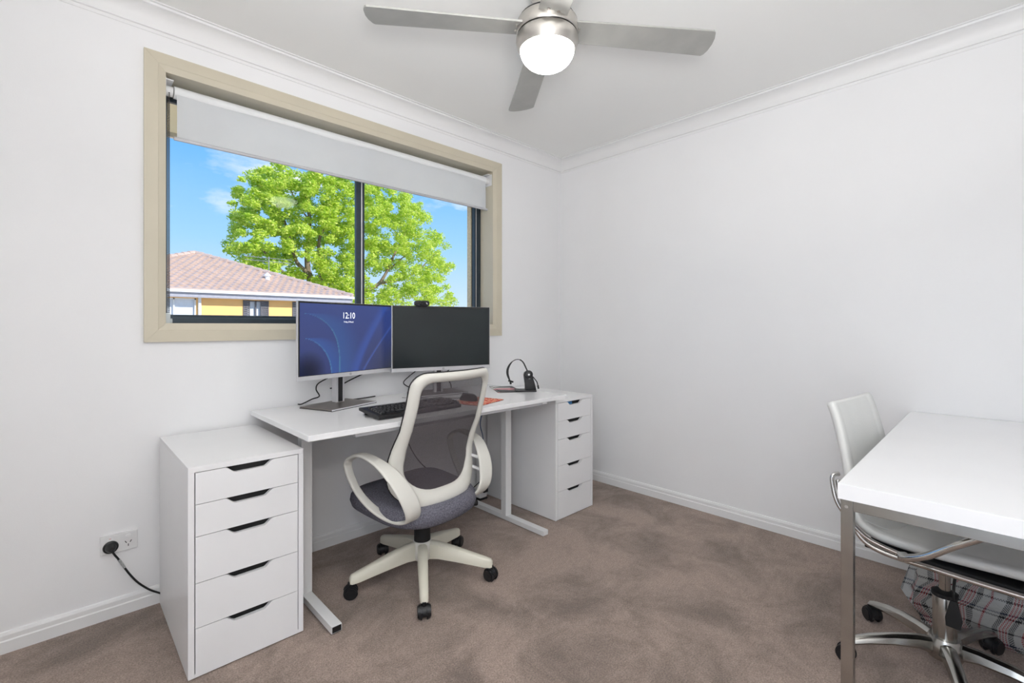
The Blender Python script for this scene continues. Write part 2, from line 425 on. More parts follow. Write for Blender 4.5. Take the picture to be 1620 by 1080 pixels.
# ------------------------------------------------------------------ roller blind
def blind():
    M_bl = mat('white_blockout_blind', rgb(246, 247, 248), .7, var=.01, vscale=9, bump=.05, bscale=300, spec=.25)
    nt_ = M_bl.node_tree; tl_ = nt_.nodes.new('ShaderNodeBsdfTranslucent'); tl_.inputs[0].default_value = rgb(236, 240, 244)
    mx_ = nt_.nodes.new('ShaderNodeMixShader'); mx_.inputs[0].default_value = .12
    nt_.links.new(nt_.nodes['Principled BSDF'].outputs[0], mx_.inputs[1]); nt_.links.new(tl_.outputs[0], mx_.inputs[2]); nt_.links.new(mx_.outputs[0], nt_.nodes['Material Output'].inputs[0])
    t = thing('roller_blind', 'white roller blind rolled mostly up in the beige window frame', 'blind', ((WX0+WX1)/2, .045, 2.160))
    hw = (WX1-WX0)/2
    obj('roller_tube', cyl((-hw+.034, 0, 0), (hw-.034, 0, 0), .026, 28), M_bl, t, smooth=True, angle=40)
    # cloth: hangs from the window side of the roll with a slight waver
    bm = bmesh.new(); n = 40; rows = [(-.022, -.012), (-.024, -.05), (-.026, -.11), (-.026, -.16), (-.026, -.202)]
    g0 = [[bm.verts.new((-hw+.042+(2*hw-.084)*i/n, y+.0015*math.sin(i*.5), z)) for i in range(n+1)] for y, z in rows]
    for a, c in zip(g0, g0[1:]):
        for i in range(n): bm.faces.new((a[i], a[i+1], c[i+1], c[i]))
    bmesh.ops.solidify(bm, geom=bm.faces[:], thickness=.0012)
    obj('blind_fabric', bm, M_bl, t, smooth=True, angle=40)
    M_rail = mat('grey_blind_rail', rgb(190, 190, 194), .4, .3, var=.02)
    obj('bottom_rail', box(-hw+.030, hw-.030, -.032, -.020, -.214, -.199, .004), M_rail, t)
    for s in (-1, 1):
        b = box(s*hw-.003 if s > 0 else s*hw, s*hw if s > 0 else s*hw+.003, -.04, .036, -.035, .041)
        cyl((s*hw, 0, 0), (s*(hw-.030), 0, 0), .021, 20, bm=b)
        box(min(s*hw, s*(hw-.03)), max(s*hw, s*(hw-.03)), -.03, .03, .036, .041, bm=b)
        br = obj('bracket', b, M_steelw, t)
    # beaded chain loop on the left
    M_ch = mat('dark_bead_chain', rgb(70, 66, 64), .35, .4, var=.3, vscale=300)
    bm = bmesh.new(); xx = -hw+.016
    for yy in (-.017, .017):
        z = 0
        while z > -.975:
            lathe([(0, -.0026), (.0023, -.0015), (.0028, 0), (.0023, .0015), (0, .0026)], 6, bm, Matrix.Translation((xx, yy, z))); z -= .0066
        cyl((xx, yy, 0), (xx, yy, -.975), .0009, 5, bm=bm)
    for k in range(7):
        a = PI*k/6; lathe([(0, -.0026), (.0028, 0), (0, .0026)], 6, bm, Matrix.Translation((xx, .017*math.cos(a), -.975-.015*math.sin(a))))
    obj('bead_chain', bm, M_ch, t)
    b = box(-hw, -hw+.02, -.022, .022, -1.0, -.955, .003); cyl((xx, 0, -.99), (xx+.012, 0, -.99), .013, 14, bm=b)
    obj('chain_tensioner', b, mat('clear_plastic', rgb(205, 212, 214), .2, var=.03), t)
blind()

# ------------------------------------------------------------------ ceiling fan
def fan():
    cx, cy = -1.564, -1.257
    t = thing('ceiling_fan', 'brushed nickel four blade ceiling fan with glowing white globe light', 'ceiling fan', (cx, cy, ZC))
    z = lambda a: a-ZC
    obj('canopy', lathe([(0, 0), (.075, 0), (.072, z(2.40)), (.055, z(2.37)), (.05, z(2.29)), (0, z(2.29))], 40), M_nickel, t, smooth=True, angle=40)
    obj('motor_housing', lathe([(0, z(2.292)), (.108, z(2.292)), (.113, z(2.286)), (.115, z(2.245)), (.112, z(2.240)), (0, z(2.240))], 48), M_nickel, t, smooth=True, angle=40)
    obj('housing_gap', lathe([(0, z(2.241)), (.106, z(2.241)), (.106, z(2.234)), (0, z(2.234))], 48), M_black, t)
    obj('top_dark_ring', lathe([(0, z(2.300)), (.104, z(2.300)), (.104, z(2.291)), (0, z(2.291))], 48), M_black, t)  # black ring on top of the motor housing
    obj('light_bowl', lathe([(0, z(2.235)), (.112, z(2.235)), (.116, z(2.228)), (.117, z(2.214)), (.113, z(2.196)), (.104, z(2.180)), (.098, z(2.180)), (.098, z(2.2)), (0, z(2.2))], 56), M_nickel, t, smooth=True, angle=35)
    M_gl = mat('glowing_opal_glass', rgb(255, 254, 248), .3, emit=(1, .985, .95, 1), estr=28)
    pr = [(0.1, z(2.190))]
    for i in range(1, 13):
        a = PI/2*i/12; pr.append((.1015*math.cos(a)**.85 if i < 12 else 0, z(2.186)-.072*math.sin(a)))
    obj('globe_shade', lathe(pr, 48), M_gl, t, smooth=True)
    for k in range(4):
        a = math.radians(53.6+90*k)
        R = Matrix.Rotation(a, 4, 'Z') @ Matrix.Translation((0, 0, z(2.262))) @ Matrix.Rotation(math.radians(-9), 4, 'X')
        # blade outline in local x (outwards), y (width)
        w0, w1 = .052, .064
        pts = [(.098, -w0), (.56, -w1)]
        for i in range(7):
            q = i/6; pts.append((.606+.055*math.sin(q*PI*.5+.0) if i else .60, -w1+.004+(2*w1-.008)*q*.98))
        pts = [(.098, -w0), (.636, -w1), (.644, -w1+.007), (.656, -.03), (.662, .0), (.662, .035), (.656, w1-.008), (.648, w1), (.098, w0)]
        bm = prism(pts, -.0035, .0035, 'z', .001)
        bmesh.ops.transform(bm, matrix=R, verts=bm.verts)
        bl = obj('fan_blade', bm, M_blade, t)
        bm = box(.06, .135, -.03, .03, -.001, .006, .002)
        for yy in (-.018, .018): cyl((.118, yy, -.007), (.118, yy, -.002), .005, 10, bm=bm)
        bmesh.ops.transform(bm, matrix=R, verts=bm.verts)
        obj('blade_iron', bm, M_nickel, bl)
    return t
fan()

# ------------------------------------------------------------------ drawer units
def drawer_unit(name, x0, x1, yf, yb, H, label, sx=1):
    t = thing(name, label, 'drawer unit', ((x0+x1)/2, (yf+yb)/2, 0), 0, None)
    w = (x1-x0)/2; d = (yb-yf)/2; s = H/.69; th = .0175
    c = [('top_panel', (-w, w, -d, d, H-th, H)), ('side_panel', (-w, -w+th, -d, d, 0.004, H-th)), ('side_panel', (w-th, w, -d, d, .004, H-th)),
         ('bottom_rail', (-w+th, w-th, -d, d, .004, .016)), ('back_panel', (-w+th, w-th, d-.012, d, .016, H-th))]
    for n, a in c: obj(n, box(*a, .0008), M_white, t)
    z = H-th-.002
    for i, h in enumerate((.105, .105, .152, .147, .1485)):
        h *= s; za = z-h+.0022; zb = z
        a, c2 = -w+th+.0028, w-th-.0028; W_ = c2-a
        X = lambda q: a+W_*q
        dd = .021
        poly = [(X(0), za), (X(1), za), (X(1), zb), (X(.745), zb)]
        for q in range(1, 8):
            u = q/8; poly.append((X(.745-.11*u), zb-dd*(3*u*u-2*u**3)))
        for q in range(0, 9):
            u = q/8; poly.append((X(.37-.11*u), zb-dd*(1-(3*u*u-2*u**3))))
        poly.append((X(0), zb))
        dr = obj('drawer', prism(poly, -d, -d+.016, 'y'), M_white, t)
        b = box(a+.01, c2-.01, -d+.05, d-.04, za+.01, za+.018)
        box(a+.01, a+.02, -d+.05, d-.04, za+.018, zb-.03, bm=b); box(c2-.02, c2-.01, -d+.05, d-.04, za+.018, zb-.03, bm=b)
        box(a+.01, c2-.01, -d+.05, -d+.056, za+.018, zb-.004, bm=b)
        box(a-.0024, c2+.0024, -d+.026, -d+.029, za-.003, zb+.0015, bm=b)  # dark sheet close behind the front, paints shade into gaps and notch
        obj('shaded_drawer_box', b, M_shade, dr)
        z -= h
    return t
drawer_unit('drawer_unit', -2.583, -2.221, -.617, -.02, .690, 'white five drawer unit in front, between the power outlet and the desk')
dl = bpy.data.objects['drawer_unit']
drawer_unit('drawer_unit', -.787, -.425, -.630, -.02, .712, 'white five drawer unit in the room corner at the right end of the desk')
# blue packet seen in the top drawer of the corner unit
M_blue = mat('blue_card', rgb(40, 110, 165), .5, var=.25, vscale=60)
tag(obj('blue_packet', box(-.685, -.612, -.6125, -.6055, .650, .6925, .001), M_blue), 'blue packet showing in the top drawer slot of the corner drawer unit', 'packet')

# ------------------------------------------------------------------ desk by the window
def desk():
    t = thing('desk', 'long white desk under the window between two drawer units', 'desk', (-1.52, -.36, 0))
    ox, oy = -1.52, -.36
    B = lambda x0, x1, y0, y1, z0, z1, bv=.0015: box(x0-ox, x1-ox, y0-oy, y1-oy, z0, z1, bv)
    obj('tabletop', B(-2.242, -.802, -.722, -.016, .735, .757, .002), M_desk, t)
    tr = obj('edge_rail', B(-2.060, -.99, -.712, -.690, .721, .735, .001), mat('grey_steel_rail', rgb(196, 196, 198), .4, .3, var=.02), t)
    obj('rail_end_cap', B(-.990, -.955, -.713, -.689, .723, .735, .001), M_steelw, tr)
    for xc in (-2.134, -.965):
        lf = obj('leg_post', B(xc-.022, xc+.022, -.417, -.375, .028, .712), M_steelw, t)
        ft = obj('foot', B(xc-.020, xc+.020, -.712, -.05, .003, .030), M_steelw, t)
        obj('foot_end', B(xc-.017, xc+.017, -.7135, -.7115, .006, .027, 0), M_black if xc < -2 else M_steelw, ft)
        obj('top_bracket', B(xc-.022, xc+.022, -.52, -.08, .708, .735), M_steelw, t)
    obj('crossbar', B(-2.11, -.99, -.36, -.33, .690, .735), M_steelw, t)
    obj('crossbar', B(-2.11, -.99, -.12, -.09, .690, .735), M_steelw, t)
desk()

# ------------------------------------------------------------------ monitors
def screen_mat(name, colors=False):
    m = bpy.data.materials.new(name); m.use_nodes = True; t = m.node_tree; p = t.nodes['Principled BSDF']
    p.inputs['Roughness'].default_value = .22; p.inputs['Base Color'].default_value = rgb(12, 13, 15)
    co = t.nodes.new('ShaderNodeTexCoord')
    if colors:
        a = t.nodes.new('ShaderNodeVertexColor'); a.layer_name = 'print'
        t.links.new(a.outputs[0], p.inputs['Emission Color']); p.inputs['Emission Strength'].default_value = 1
        p.inputs['Base Color'].default_value = (.004, .004, .005, 1)
    else:
        n = t.nodes.new('ShaderNodeTexNoise'); n.inputs['Scale'].default_value = 3
        r = t.nodes.new('ShaderNodeValToRGB'); r.color_ramp.elements[0].color = rgb(30, 34, 38); r.color_ramp.elements[1].color = rgb(42, 50, 50)
        t.links.new(co.outputs['Object'], n.inputs[0]); t.links.new(n.outputs[0], r.inputs[0]); t.links.new(r.outputs[0], p.inputs['Base Color'])
    return m
def wallpaper(u, v):
    """u 0..1 left to right, v 0..1 bottom to top: plain abstract blue ribbons"""
    base = [.030+.0*u, .042+.012*v, .15+.06*v]
    dark = max(0, 1-((u-.08)**2/.03+(v-.05)**2/.09))
    for i in range(3): base[i] *= 1-.8*dark
    g2 = max(0, min(1, (u-.62)*2.6))*max(0, min(1, (1-v*1.5)))
    base = [base[i]*(1-g2)+(.035, .04, .055)[i]*g2 for i in range(3)]
    def band(cx, wl, wr, col, k):
        d = u-cx
        a = max(0, 1+d/wl) if d < 0 else max(0, 1-d/wr)
        a = a*a*(3-2*a)*k
        for i in range(3): base[i] = base[i]*(1-a)+col[i]*a
    # left drooping ribbons
    c1 = .30*math.sqrt(max(0, 1-(v/.52)**2)) if v < .52 else -9
    if v < .52: band(c1+.0, .008, .24, (.03, .085, .30), .85)
    c2 = .385*math.sqrt(max(0, 1-(v/.86)**3.2)) if v < .86 else -9
    if v < .86: band(c2, .006, .30, (.032, .085, .27), .8)
    # right rising ribbons
    band(.56+.36*v**1.25, .10, .05, (.035, .08, .33), .8)
    band(.65+.52*v**1.1, .03, .015, (.05, .10, .36), .7)
    if v < .86 and abs(u-c2) < .005: base = [.05, .16, .30]
    if v < .52 and abs(u-c1) < .005: base = [.05, .16, .34]
    return base
def monitor(label, pl, ang, z0, lit, base_c, base_ang, Wm=.580, Hm=.361):
    """pl: lower left corner of the panel front, ang: heading of its width axis"""
    c = Vector((pl[0]+math.cos(ang)*Wm/2, pl[1]+math.sin(ang)*Wm/2, 0))
    t = thing('monitor', label, 'monitor', (c.x, c.y, .757), ang)
    h = z0-.757; w = Wm/2
    b = box(-w, w, 0, .012, h, h+Hm, .002); box(-w+.03, w-.03, .010, .034, h+.02, h+Hm-.03, .008, bm=b)
    obj('panel_housing', b, M_silver, t)
    obj('bottom_bezel', box(-w+.001, w-.001, -.0025, .002, h, h+.020, .001), M_silver, t)
    bz = obj('screen_border', box(-w+.0035, w-.0035, -.0012, .001, h+.0195, h+Hm-.001), M_black, t)
    sw, s0, s1 = w-.010, h+.0225, h+Hm-.009
    if lit:
        bm = bmesh.new(); nx, ny = 150, 90; lay = bm.loops.layers.float_color.new('print')
        G = [[bm.verts.new((-sw+2*sw*i/nx, -.0016, s0+(s1-s0)*j/ny)) for i in range(nx+1)] for j in range(ny+1)]
        for j in range(ny):
            for i in range(nx):
                f = bm.faces.new((G[j][i], G[j][i+1], G[j+1][i+1], G[j+1][i]))
                for lp, (a, d) in zip(f.loops, ((i, j), (i+1, j), (i+1, j+1), (i, j+1))):
                    q = wallpaper(a/nx, d/ny); lp[lay] = (q[0], q[1], q[2], 1)
        sc = obj('screen', bm, screen_mat('lit_blue_screen', True), t)
        M_tx = mat('white_screen_text', rgb(235, 238, 245), .5, emit=(1, 1, 1, 1), estr=.75)
        for s_, size, zz in (('12:10', .043, s1-.054), ('Friday, 8 March', .0115, s1-.084)):
            bm = text_bm(s_, size)
            bmesh.ops.transform(bm, matrix=Matrix.Translation((-.012, -.0022, zz)) @ Matrix.Rotation(PI/2, 4, 'X') @ Matrix.Diagonal((.82, 1, 1, 1)), verts=bm.verts)
            obj('screen_text', bm, M_tx, sc)
    else:
        obj('screen', box(-sw, sw, -.0018, 0, s0, s1), screen_mat('unlit_screen'), t)
    # round emblem with slanted strokes under the screen
    b = lathe([(0, 0), (.0062, 0), (.0062, .0006), (0, .0006)], 20, None, Matrix.Translation((0, -.0026, h+.010)) @ Matrix.Rotation(PI/2, 4, 'X'))
    lg = obj('emblem', b, mat('grey_emblem', rgb(140, 140, 145), .3, .5, var=.02), t)
    b = bmesh.new()
    for xx in (-.0024, -.0002, .0018): prism([(xx, h+.006), (xx+.0008, h+.006), (xx+.0020, h+.0145), (xx+.0012, h+.0145)], -.0034, -.0031, 'y', bm=b)
    obj('emblem_strokes', b, M_steelw, lg)
    # stand in world coordinates brought into the monitor frame
    R = Matrix.Rotation(-ang, 4, 'Z') @ Matrix.Translation((-c.x, -c.y, 0))
    bc = R @ Vector((base_c[0], base_c[1], 0)); ra = base_ang-ang
    Mb = Matrix.Translation((bc.x, bc.y, 0)) @ Matrix.Rotation(ra, 4, 'Z')
    bm = box(-.145, .145, -.105, .105, .003, .009, .0015); bmesh.ops.transform(bm, matrix=Mb, verts=bm.verts)
    st = obj('stand_base', bm, M_standp, t)
    bm = box(-.146, .146, -.106, .106, 0, .0035); bmesh.ops.transform(bm, matrix=Mb, verts=bm.verts)
    obj('base_pad', bm, M_black, st)
    bm = box(-.146, .146, -.1065, -.105, .003, .0088); bmesh.ops.transform(bm, matrix=Mb, verts=bm.verts)
    obj('base_rim', bm, M_silver, st)
    # column
    colx, coly = 0, .075
    b = box(colx-.026, colx+.026, coly, coly+.034, .009, h+.2, .003)
    cl = obj('stand_column', b, M_silver, t)
    obj('column_channel', box(colx-.013, colx+.013, coly-.001, coly+.001, .012, h+.16), M_black, cl)
    obj('column_hub', box(colx-.05, colx+.05, .030, coly+.01, h+.12, h+.22, .006), M_blackm, cl)
    return t, c
dk = lambda d: d
mL = monitor('blue lit monitor at the left of the desk, its clock reading 12:10', (-2.120, -.269), math.radians(14.9), .902, True, (-1.885, -.170), math.radians(20))
mR = monitor('dark switched off monitor on the desk with a webcam on top', (-1.597, -.170), math.radians(-15.5), .900, False, (-1.29, -.155), math.radians(-10), Wm=.585)

# webcam on the dark monitor
def webcam():
    a = math.radians(-15.5); p = Vector((-1.597+math.cos(a)*.165, -.170+math.sin(a)*.165, 1.261))
    t = thing('webcam', 'small black webcam clipped to the top edge of the dark monitor', 'webcam', p, a)
    pts = rrect(.082, .030, .013, 5)
    b = prism([(x, z+.014) for x, z in pts], -.018, .010, 'y', .003)
    bd = obj('webcam_body', b, M_black, t, smooth=True, angle=40)
    M = Matrix.Translation((-.008, -.018, .014)) @ Matrix.Rotation(PI/2, 4, 'X')
    obj('lens', lathe([(0, .002), (.009, .001), (.0115, .003), (.0125, 0), (.0125, -.001), (0, -.001)], 24, None, M), mat('glossy_black_lens', rgb(14, 14, 18), .08, spec=.8), bd, smooth=True, angle=40)
    obj('indicator_mark', prism([(.020, .018), (.024, .018), (.029, .010), (.025, .010)], -.0190, -.0183, 'y'), M_steelw, bd)
    obj('clip', box(-.02, .02, .0125, .030, -.03, .006, .003), M_black, t)
webcam()

# monitor cables
def cable(pts, r, label, cat='cable', name='cable', m=None, **kw):
    o = obj(name, tube(pts, r, 8, 8), m or M_blackm, smooth=True)
    return tag(o, label, cat, **kw)
cable([(-1.83, -.135, .93), (-1.865, -.09, .905), (-1.93, -.035, .862), (-1.945, -.03, .83), (-1.935, -.045, .795), (-1.975, -.055, .785), (-2.02, -.045, .765), (-2.03, -.022, .762)], .0032, 'black cable looping down behind the stand of the lit monitor')
cable([(-1.74, -.145, .905), (-1.80, -.120, .875), (-1.865, -.103, .842), (-1.90, -.092, .835)], .0032, 'black cable running diagonally across the stand of the lit monitor')
cable([(-1.86, -.04, .760), (-1.78, -.055, .7605), (-1.70, -.05, .7605), (-1.62, -.03, .7605)], .003, 'black cable lying on the desk behind the lit monitor stand base')
cable([(-1.40, -.12, .90), (-1.42, -.06, .86), (-1.45, -.045, .82), (-1.40, -.05, .785), (-1.36, -.04, .762)], .003, 'black cable hanging behind the dark monitor, left of its stand')
cable([(-1.17, -.16, .91), (-1.19, -.10, .86), (-1.17, -.12, .80), (-1.12, -.06, .764)], .003, 'black cable hanging behind the dark monitor, right of its stand')

# ------------------------------------------------------------------ keyboard
def keyboard():
    # corners on the desk: front left (-1.93,-.655), front right (-1.497,-.645); slightly turned
    ang = math.atan2(.012, .436)
    t = thing('keyboard', 'black full size keyboard with glossy keys in front of the lit monitor', 'keyboard', (-1.713, -.560, .757), ang)
    w, d = .220, .085
    prof = [(-d, .003), (-d, .016), (-d+.01, .020), (d-.018, .036), (d, .034), (d, .022), (-d+.01, .003)]
    body = obj('keyboard_case', prism(prof, -w, w, 'x', .002), M_black, t)
    body.location = (0, 0, 0)
    bm = bmesh.new(); pitch = .0188
    def key(x, y, kw=1, kd=1):
        z = .020+(y+d)/(2*d)*.0165
        hx = pitch*kw/2-.0012; hy = pitch*kd/2-.0012
        lo = [(-hx, -hy), (hx, -hy), (hx, hy), (-hx, hy)]; hi = [(-hx+.0022, -hy+.002), (hx-.0022, -hy+.002), (hx-.0022, hy-.0035), (-hx+.0022, hy-.0035)]
        a = [bm.verts.new((x+p, y+q, z)) for p, q in lo]; c = [bm.verts.new((x+p, y+q, z+.0085)) for p, q in hi]
        bm.faces.new(c)
        for i in range(4): bm.faces.new((a[i], a[(i+1) % 4], c[(i+1) % 4], c[i]))
    x0 = -w+.018
    rows = [[1.25, 1.25, 1.25, 6.25, 1.25, 1.25, 1.25, 1.25], [2.25]+[1]*10+[2.75], [1.75]+[1]*11+[2.25], [1.5]+[1]*12+[1.5], [1]*13+[2]]
    for j, r in enumerate(rows):
        y = -d+.020+j*pitch; x = x0
        for kw in r:
            key(x+kw*pitch/2, y, kw); x += kw*pitch
        for k in range(3):
            if j in (0, 3, 4) or (j == 1 and k == 1): key(x0+(15.25+k+.5)*pitch, y)
        for k in range(4): key(x0+(18.5+k+.5)*pitch, y)
    y = -d+.026+5*pitch
    for k in [0, 2, 3, 4, 5, 6.5, 7.5, 8.5, 9.5, 11, 12, 13, 14, 15.25, 16.25, 17.25]: key(x0+(k+.5)*pitch, y)
    kk = obj('keys', bm, mat('glossy_black_keycaps', rgb(30, 31, 34), .18, spec=.7), t); kk['kind'] = 'stuff'
    for sx in (-1, 1):
        obj('flip_foot', prism([(d-.03, .021), (d-.012, .024), (d-.006, 0.0), (d-.016, 0.0)], sx*(w-.035)-.012, sx*(w-.035)+.012, 'x'), M_black, t)
    # palm rest seen as the flat dark area on the right
keyboard()

# ------------------------------------------------------------------ mouse and pad
def pad():
    m = bpy.data.materials.new('red_patterned_cloth'); m.use_nodes = True; t = m.node_tree; p = t.nodes['Principled BSDF']
    p.inputs['Roughness'].default_value = .8
    co = t.nodes.new('ShaderNodeTexCoord'); v = t.nodes.new('ShaderNodeTexVoronoi'); v.feature = 'DISTANCE_TO_EDGE'; v.inputs['Scale'].default_value = 55
    mp = t.nodes.new('ShaderNodeMapping'); mp.inputs['Scale'].default_value = (1, .6, 1)
    r = t.nodes.new('ShaderNodeValToRGB'); e = r.color_ramp.elements
    r.color_ramp.interpolation = 'CONSTANT'
    e[0].position = 0; e[0].color = rgb(205, 62, 48); e[1].position = .11; e[1].color = rgb(236, 180, 150)
    t.links.new(co.outputs['Object'], mp.inputs[0]); t.links.new(mp.outputs[0], v.inputs[0]); t.links.new(v.outputs[0], r.inputs[0]); t.links.new(r.outputs[0], p.inputs['Base Color'])
    o = thing('mouse_pad', 'red mouse pad with pale pattern on the desk beside the keyboard', 'mouse pad', (-1.315, -.545, .757), math.radians(16))
    obj('pad_surface', prism(rrect(.23, .195, .012), .0012, .003, 'z'), m, o)
    obj('pad_backing', prism(rrect(.231, .196, .012), 0, .0013, 'z'), M_blackm, o)
pad()
def mouse():
    t = thing('mouse', 'black computer mouse on the red mouse pad', 'mouse', (-1.335, -.50, .760), math.radians(8))
    bm = bmesh.new(); n, m = 24, 8; rings = []
    for j in range(m+1):
        a = PI/2*j/m; r = math.cos(a)**.6; z = .036*math.sin(a)
        rings.append([bm.verts.new((.032*r*math.cos(2*PI*i/n), .058*r*math.sin(2*PI*i/n)-(.006*math.sin(a)), z)) for i in range(n)] if j < m else [bm.verts.new((0, -.006, .036))])
    for a, c in zip(rings, rings[1:]):
        for i in range(n):
            if len(c) == 1: bm.faces.new((a[i], a[(i+1) % n], c[0]))
            else: bm.faces.new((a[i], a[(i+1) % n], c[(i+1) % n], c[i]))
    bm.faces.new(rings[0][::-1])
    obj('mouse_shell', bm, M_black, t, smooth=True)
    obj('scroll_wheel', cyl((-.004, .034, .027), (.004, .034, .027), .009, 16), M_blackm, t)
    obj('mouse_cord', tube([(0, .056, .008), (.0, .09, .003), (-.05, .15, .003), (-.12, .22, .003), (-.17, .33, .003)], .0018, 6, 8), M_blackm, t, smooth=True)
mouse()

# ------------------------------------------------------------------ headset on its stand and leaflets
def leaflet_mat():
    m = bpy.data.materials.new('printed_leaflet'); m.use_nodes = True; t = m.node_tree; p = t.nodes['Principled BSDF']
    p.inputs['Roughness'].default_value = .4
    co = t.nodes.new('ShaderNodeTexCoord'); v = t.nodes.new('ShaderNodeTexVoronoi'); v.inputs['Scale'].default_value = 14
    mp = t.nodes.new('ShaderNodeMapping'); mp.inputs['Scale'].default_value = (1, .5, 1)
    r = t.nodes.new('ShaderNodeValToRGB'); r.color_ramp.interpolation = 'CONSTANT'; e = r.color_ramp.elements
    e[0].position = 0; e[0].color = rgb(40, 40, 42); e[1].position = .38; e[1].color = rgb(222, 218, 216)
    k = e.new(.62); k.color = rgb(205, 120, 130); k = e.new(.76); k.color = rgb(60, 58, 60)
    s = t.nodes.new('ShaderNodeSeparateXYZ')
    t.links.new(co.outputs['Object'], mp.inputs[0]); t.links.new(mp.outputs[0], v.inputs[0]); t.links.new(v.outputs['Color'], s.inputs[0]); t.links.new(s.outputs[0], r.inputs[0]); t.links.new(r.outputs[0], p.inputs['Base Color'])
    return m
M_leaf = leaflet_mat()
o = thing('leaflet', 'black, white and pink printed leaflet lying on the desk behind the headset', 'leaflet', (-.895, -.305, .757), math.radians(62))
obj('sheet', prism([(-.15, -.075), (.13, -.085), (.15, .06), (-.14, .075)], 0, .0018, 'z'), M_leaf, o)
obj('folded_sheet', prism([(-.12, -.05), (.10, -.07), (.12, .05), (-.10, .055)], .0018, .0045, 'z'), M_leaf, o)

def headset():
    # frame: x axis = image right, y = away from camera
    ha = HEAD-PI/2+math.radians(4)
    t = thing('headset_charging_stand', 'black upright headset charging stand at the right end of the desk', 'charging stand', (-.838, -.465, .757), ha)
    poly = [(-.026, .004), (.034, .004), (.040, .012), (.028, .06), (.014, .105), (.002, .121), (-.014, .124), (-.030, .114), (-.035, .098), (-.032, .075), (-.027, .045)]
    b = prism(poly, -.028, .024, 'y', .005)
    st = obj('stand_body', b, M_black, t, smooth=True, angle=35)
    obj('stand_foot', box(-.085, .040, -.045, .045, 0, .010, .004), M_black, t)
    obj('status_mark', box(-.008, .003, -.0292, -.0278, .076, .079), M_steelw, st)
    h = thing('headset', 'black single ear headset with a thin headband hung on its charging stand', 'headset', (-.838, -.465, .757), ha)
    M = Matrix.Translation((-.006, -.031, .103)) @ Matrix.Rotation(PI/2, 4, 'X')
    cup = obj('ear_cup', lathe([(0, .006), (.011, .006), (.012, .010), (.022, .008), (.025, 0), (.022, -.008), (0, -.008)], 28, None, M), M_black, h, smooth=True, angle=40)
    obj('cup_disc', lathe([(0, .0075), (.0062, .0075), (.0062, .006), (0, .006)], 20, None, M), M_steelw, cup)
    path = smoothpath([(-.014, -.032, .122), (-.022, -.030, .140), (-.040, -.028, .176), (-.062, -.026, .192), (-.088, -.024, .190), (-.112, -.022, .172), (-.130, -.020, .140), (-.133, -.018, .108), (-.124, -.016, .078), (-.116, -.015, .064)], 6)
    n = len(path)
    sc_ = []
    for i in range(n):
        u = i/(n-1); k = .9 if u < .35 else (.45 if u < .52 else 1.5*math.sin(PI*min(1, (u-.45)/.55))+.5)
        sc_.append((1, 1.5 if u < .32 else (.75 if u < .5 else .75+1.9*math.sin(PI*(u-.5)/.5))))
    obj('headband', sweep(path, rrect(.012, .0052, .0015, 2), up=(0, 1, 0), scales=sc_), M_black, h, smooth=True, angle=40)
    b = cyl((-.128, -.015, .066), (-.098, -.015, .057), .0052, 10); cyl((-.117, -.015, .067), (-.113, -.015, .044), .006, 10, bm=b)
    obj('temple_pad', b, M_blackm, h, smooth=True, angle=40)
    bmm = tube([(.012, -.025, .096), (.028, -.022, .078), (.044, -.02, .056), (.052, -.02, .030)], .0032, 8, 6)
    cyl((.050, -.02, .036), (.054, -.02, .016), .0052, 10, bm=bmm)
    obj('microphone_boom', bmm, M_black, h, smooth=True, angle=40)
headset()

# ------------------------------------------------------------------ wall outlet, plug, cable
def outlet():
    t = thing('power_outlet', 'white double power outlet on the wall left of the front drawer unit', 'power outlet', (-2.711, 0, .290))
    pl = obj('plate', box(-.057, .057, -.010, 0, -.036, .036, .002), M_steelw, t)
    for i, x in enumerate((-.028, .028)):
        b = prism([(x+.0095*math.cos(a*PI/12)*1.0, .021+.0065*math.sin(a*PI/12)) for a in range(24)], -.0135, -.010, 'y', .0008)
        obj('switch', b, M_trim, t, smooth=True, angle=40)
        sl = bmesh.new()
        for px, pz, an in ((-.0078, .001, 30), (.0078, .001, -30), (0, -.0125, 0)):
            q = box(-.0013, .0013, -.0108, -.0098, -.0048, .0048)
            bmesh.ops.transform(q, matrix=Matrix.Translation((x+px, 0, pz-.004)) @ Matrix.Rotation(math.radians(-an), 4, 'Y') , verts=q.verts)
            mergebm(sl, q)
        obj('socket_slots', sl, M_black, t)
    obj('indicator', box(-.0315, -.0245, -.0142, -.0134, .0235, .0250), mat('red_indicator', rgb(205, 120, 110), .5), t)
    p = thing('power_plug', 'round black plug with its black cord in the wall outlet', 'plug', (-2.737, -.010, .281))
    M = Matrix.Rotation(PI/2, 4, 'X')
    obj('plug_body', lathe([(0, 0), (.0235, 0), (.0245, .003), (.0235, .006), (.018, .008), (.0165, .016), (.012, .026), (.009, .030), (0, .031)], 28, None, M), M_black, p, smooth=True, angle=40)
    P = [(0.002, -.028, -.006), (.010, -.034, -.022), (.022, -.030, -.045), (.040, -.025, -.085), (.060, -.022, -.125), (.085, -.022, -.165), (.12, -.022, -.205), (.158, -.024, -.235)]
    cd_ = obj('power_cord', tube(P, .0036, 10, 8), M_blackm, p, smooth=True)
    obj('cord_tag', tube([(.0225, -.0299, -.046), (.0305, -.0275, -.063), (.0405, -.025, -.086)], .0046, 12, 6), mat('silver_cord_tag', rgb(170, 172, 172), .4, var=.35, vscale=350), cd_, smooth=True, angle=40)
outlet()

